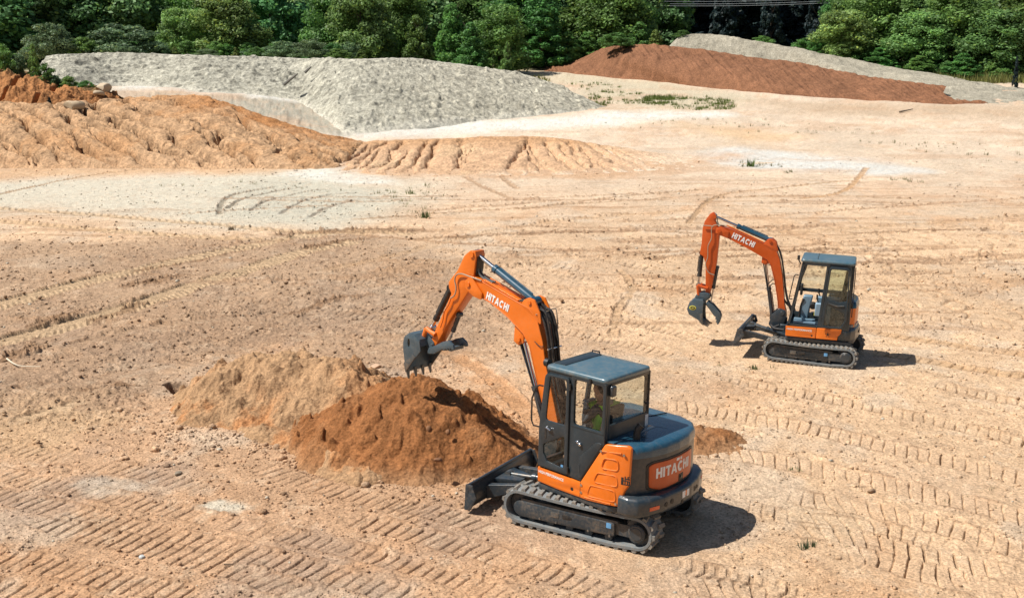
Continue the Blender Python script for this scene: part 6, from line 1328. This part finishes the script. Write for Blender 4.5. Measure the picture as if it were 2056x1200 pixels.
# ------------------------------------------------------------------ grass and weeds
def tufts(name, P, hgt, col, blades=9, spread=.5, label=None, kind=None, cat=None):
    n = len(P); B = np.repeat(P, blades, 0); m = len(B); hh = np.repeat(hgt, blades) * (.5 + .7 * RNG.random(m)); a = RNG.random(m) * 6.28; off = np.stack([np.cos(a), np.sin(a), np.zeros(m)], 1)
    base = B + off * (hh * spread * RNG.random(m))[:, None]; tip = base + off * (hh * .55 * RNG.random(m))[:, None]; tip[:, 2] += hh; wv = np.stack([-np.sin(a), np.cos(a), np.zeros(m)], 1) * (hh * .09)[:, None]
    V = np.stack([base - wv, base + wv, tip], 1).reshape(-1, 3); c = np.asarray(col) * (.6 + .8 * RNG.random((m, 1))); o = link(name, np_mesh(name, V, np.arange(m * 3).reshape(-1, 3), np.repeat(c, 3, 0)), M_LEAF)
    return tag(o, label, cat, kind=kind)
def along(us, n, Y0, Y1):
    out = []
    for _ in range(n):
        u = RW.uniform(*us); Yq = RW.uniform(Y0, Y1); x = (u - CX) / F * Yq; out.append((x, Yq, float(base_h(x, Yq))))
    return np.array(out)
Pg = np.concatenate([along((560, 1100), 1500, 116, 134), along((1860, 2250), 1300, 131, 148)])
tufts('edge_grass', Pg, .5 + .5 * RNG.random(len(Pg)), (.17, .17, .05), 10, .8, 'yellowish rough grass along the foot of the wood', 'stuff', 'grass')
def pxpts(poly, n):
    poly = np.array(poly, float); out = []
    while len(out) < n:
        u = RW.uniform(poly[:, 0].min(), poly[:, 0].max()); v = RW.uniform(poly[:, 1].min(), poly[:, 1].max())
        if poly_sd(np.array([u]), np.array([v]), poly)[0] > 0:
            g = gp(u, v)
            if fbm(np.array([g[0] / 2.0]), np.array([g[1] / 3.0]), 3, 301)[0] > .46: out.append((g[0], g[1], ground_z(*g)))
    return np.array(out)
Pp = np.concatenate([pxpts([(1170,200),(1290,188),(1400,192),(1480,205),(1470,220),(1380,226),(1290,208),(1200,214)], 420), pxpts([(1140,165),(1240,170),(1260,200),(1180,195)], 60), pxpts([(1300,188),(1350,186),(1350,210),(1290,208)], 160)])
tufts('grass_patch', Pp, .12 + .30 * RNG.random(len(Pp)) ** 2, (.13, .19, .045), 14, 1.4, 'green grass patch between the gravel stockpile and the brown mound', 'stuff', 'grass')
Pw = np.concatenate([pxpts([(770,385),(850,370),(900,390),(870,440),(800,420)], 40), pxpts([(300,372),(400,360),(760,380),(800,400),(500,380)], 24), pxpts([(1480,325),(1720,340),(1900,370),(1500,345)], 40), pxpts([(1100,240),(1500,240),(1900,270),(1500,270),(1200,255)], 50), pxpts([(1700,280),(2050,290),(2050,330),(1800,320)], 40), pxpts([(1350,700),(1560,740),(1700,800),(1400,780)], 14), pxpts([(1560,1050),(2040,950),(2040,1100),(1700,1120)], 14)])
tufts('sparse_weeds', Pw, (.05 + .12 * RNG.random(len(Pw))) * np.clip(Pw[:, 1] / 45, .35, 1.5), (.20, .19, .10), 8, 1.0, 'sparse dry weed tufts scattered over the pale ground', 'stuff', 'weeds')
for u, v, hh, cl, lb in ((855,437,.55,(.10,.12,.045),'taller grey green weed beside the cracked white flat'), (825,388,.40,(.11,.12,.04),'low dry weed at the right end of the white flat'), (466,463,.30,(.10,.08,.05),'dark dry weed beside the upper crawler track'), (1508,335,.75,(.06,.10,.03),'single upright green weed on the white patch at the right'), (1512,742,.18,(.05,.10,.03),'tiny green sprout in front of the far excavator'), (1626,1100,.22,(.05,.08,.04),'dark green sprout beside the prints right of the shadow'), (1597,946,.12,(.05,.12,.03),'tiny bright sprout between the crawler prints')):
    p = gp(u, v); q = np.array([[p[0] + RW.uniform(-.1, .1), p[1] + RW.uniform(-.1, .1), ground_z(*p)] for _ in range(4)])
    o = tufts('weed', q, np.full(4, hh * .6), np.array(cl) * 1.5, 10, .8, lb, None, 'weed')

# ------------------------------------------------------------------ rocks, sticks, wires
def rock(u, v, Yd, size, sc, col, label, z=None, seed=0, name='rock'):
    bm = bmesh.new(); bmesh.ops.create_icosphere(bm, subdivisions=3, radius=1); P = np.array([q.co[:] for q in bm.verts]); g = np.random.default_rng(seed)
    for _ in range(9):
        d = g.normal(size=3); d /= np.linalg.norm(d); s = P @ d; t_ = .62 + .2 * g.random(); P -= np.where(s > t_, s - t_, 0)[:, None] * d
    P *= (1 + .10 * (fbm(P[:, 0] * 3 + seed, P[:, 1] * 3 + P[:, 2] * 2, 3, seed) - .5))[:, None]
    for q, c in zip(bm.verts, P): q.co = Vector(c)
    me = bpy.data.meshes.new(name); bm.to_mesh(me); bm.free(); o = finish(name, me, None); me.materials.append(paint(name + str(seed), col, .9, .08, 1.5, bump=.7, bscale=8)); o.scale = [size * s for s in sc]
    if Yd is None: p = np.r_[gp(u, v), 0.0]; p[2] = ground_z(p[0], p[1])
    else: p = atY(u, v, Yd)
    o.location = p; o.location.z += size * sc[2] * .35; o.rotation_euler = (g.uniform(-.2, .2), g.uniform(-.2, .2), g.uniform(0, 6)); return tag(o, label, 'rock')
rock(150,218,80.2,.75,(1,.8,.62),(.46,.35,.22),'big pale tan boulder on top of the orange clay bank',seed=1)
rock(208,180,92,.8,(1.1,.8,.55),(.46,.36,.24),'flat pale boulder at the left end of the white path',seed=2); rock(200,190,89,.55,(1.1,.8,.5),(.44,.34,.22),'smaller boulder just below the flat pale one',seed=3)
rock(286,1118,None,.055,(1,.85,.7),(.52,.53,.50),'small whitish stone in the foreground left, lying alone',seed=4,name='stone'); rock(358,955,None,.075,(1.1,.8,.55),(.25,.20,.14),'grey brown stone left of the heaps',seed=5,name='stone')
rock(728,924,None,.19,(1,.8,.75),(.34,.18,.08),'large red clod at the front foot of the red heap',seed=6,name='clod'); rock(860,865,19.0,.075,(.8,.8,1),(.22,.10,.04),'upright clod stuck in the face of the red heap',seed=7,name='clod'); rock(900,870,18.9,.065,(.8,.8,.9),(.22,.10,.04),'smaller clod on the right flank of the red heap',seed=8,name='clod'); rock(880,925,18.2,.075,(1.2,.8,.6),(.2,.09,.04),'dark clod low on the right flank of the red heap',seed=9,name='clod')
rock(490,843,None,.13,(1.2,.8,.5),(.33,.20,.11),'flat clod at the foot of the tan heap',seed=10,name='clod'); rock(755,738,None,.16,(1.3,.8,.4),(.46,.30,.19),'flat tan clod behind the saddle of the two heaps',seed=11,name='clod'); rock(1750,990,None,.09,(1.3,.7,.5),(.30,.19,.11),'brown clod among the prints at the right',seed=12,name='clod'); rock(950,812,None,.12,(1,.8,.6),(.38,.20,.10),'reddish clod behind the bucket shadow',seed=13,name='clod')
def stick(pts, r, col, label, name='stick', zoff=.02, Yd=None):
    P = []
    for (u, v) in pts:
        g = gp(u, v) if Yd is None else None; P.append((g[0], g[1], ground_z(*g) + zoff) if Yd is None else tuple(atY(u, v, Yd)))
    Pc = catmull(np.array(P), 14); o = MB().tube([tuple(q) for q in Pc], [r * (1 - .6 * i / 13) for i in range(14)], 7).build(name, paint(name + str(len(MATS)), col, .85, .1, 4)); return tag(o, label, 'stick')
stick([(14,722),(28,735),(45,738),(82,740)], .022, (.62,.54,.40), 'pale curved stick lying on the brown soil at the left', zoff=.05)
stick([(450,1137),(475,1135)], .012, (.12,.08,.05), 'short dark twig in the foreground left'); stick([(1806,227),(1832,224)], .09, (.16,.12,.08), 'dark log lying on the pale ground before the brown mound', 'log', .12)
stick([(570,170),(598,148)], .16, (.15,.14,.12), 'long dark plank half buried in the gravel stockpile', 'plank', 0, 102.0); stick([(612,146),(625,134)], .15, (.15,.14,.12), 'short dark plank in the gravel stockpile', 'plank', 0, 105.0)
for i, (vm, lb) in enumerate(((12.5, 'lowest'), (8.5, 'middle'), (3.5, 'highest'))):
    pts = []
    for u in np.linspace(1080, 2200, 24): pts.append(tuple(atY(u, vm - .9e-4 * (u - 1400) ** 2, 178 + i * .5)))
    tag(MB().tube(pts, .022, 6).build('power_line', MATS['wire'] if 'wire' in MATS else paint('wire', (.72, .74, .76), .35, 0, 1, metal=.4)), lb + ' white power line crossing the dark hollow at the top', 'power line', 'power lines over the wood')
# ------------------------------------------------------------------ daylight
SUN_EL, SUN_AZ = .9787, .1211          # shadows run along (+cos az, +sin az)
w = bpy.data.worlds.new('World'); scene.world = w; w.use_nodes = True; nt = w.node_tree
sky = nt.nodes.new('ShaderNodeTexSky'); sky.sky_type = 'NISHITA'; sky.sun_disc = False; sky.sun_elevation = SUN_EL
to_sun = Vector((-math.cos(SUN_AZ) * math.cos(SUN_EL), -math.sin(SUN_AZ) * math.cos(SUN_EL), math.sin(SUN_EL)))
sky.sun_rotation = math.atan2(to_sun.x, to_sun.y)
nt.links.new(sky.outputs[0], nt.nodes['Background'].inputs[0]); nt.nodes['Background'].inputs[1].default_value = .06
sd_ = bpy.data.lights.new('sun', 'SUN'); sd_.energy = 5.0; sd_.angle = math.radians(.5); sd_.color = (1, .962, .91)
so_ = bpy.data.objects.new('sun', sd_); COL.objects.link(so_); so_.rotation_euler = to_sun.to_track_quat('Z', 'Y').to_euler(); so_.location = (-20, 0, 40)
vs_ = scene.view_settings; vs_.view_transform = 'Standard'; vs_.look = 'None'; vs_.exposure = .38; vs_.gamma = 1; vs_.use_curve_mapping = False
scene.cycles.max_bounces = 8; scene.cycles.transparent_max_bounces = 12; scene.cycles.use_denoising = True
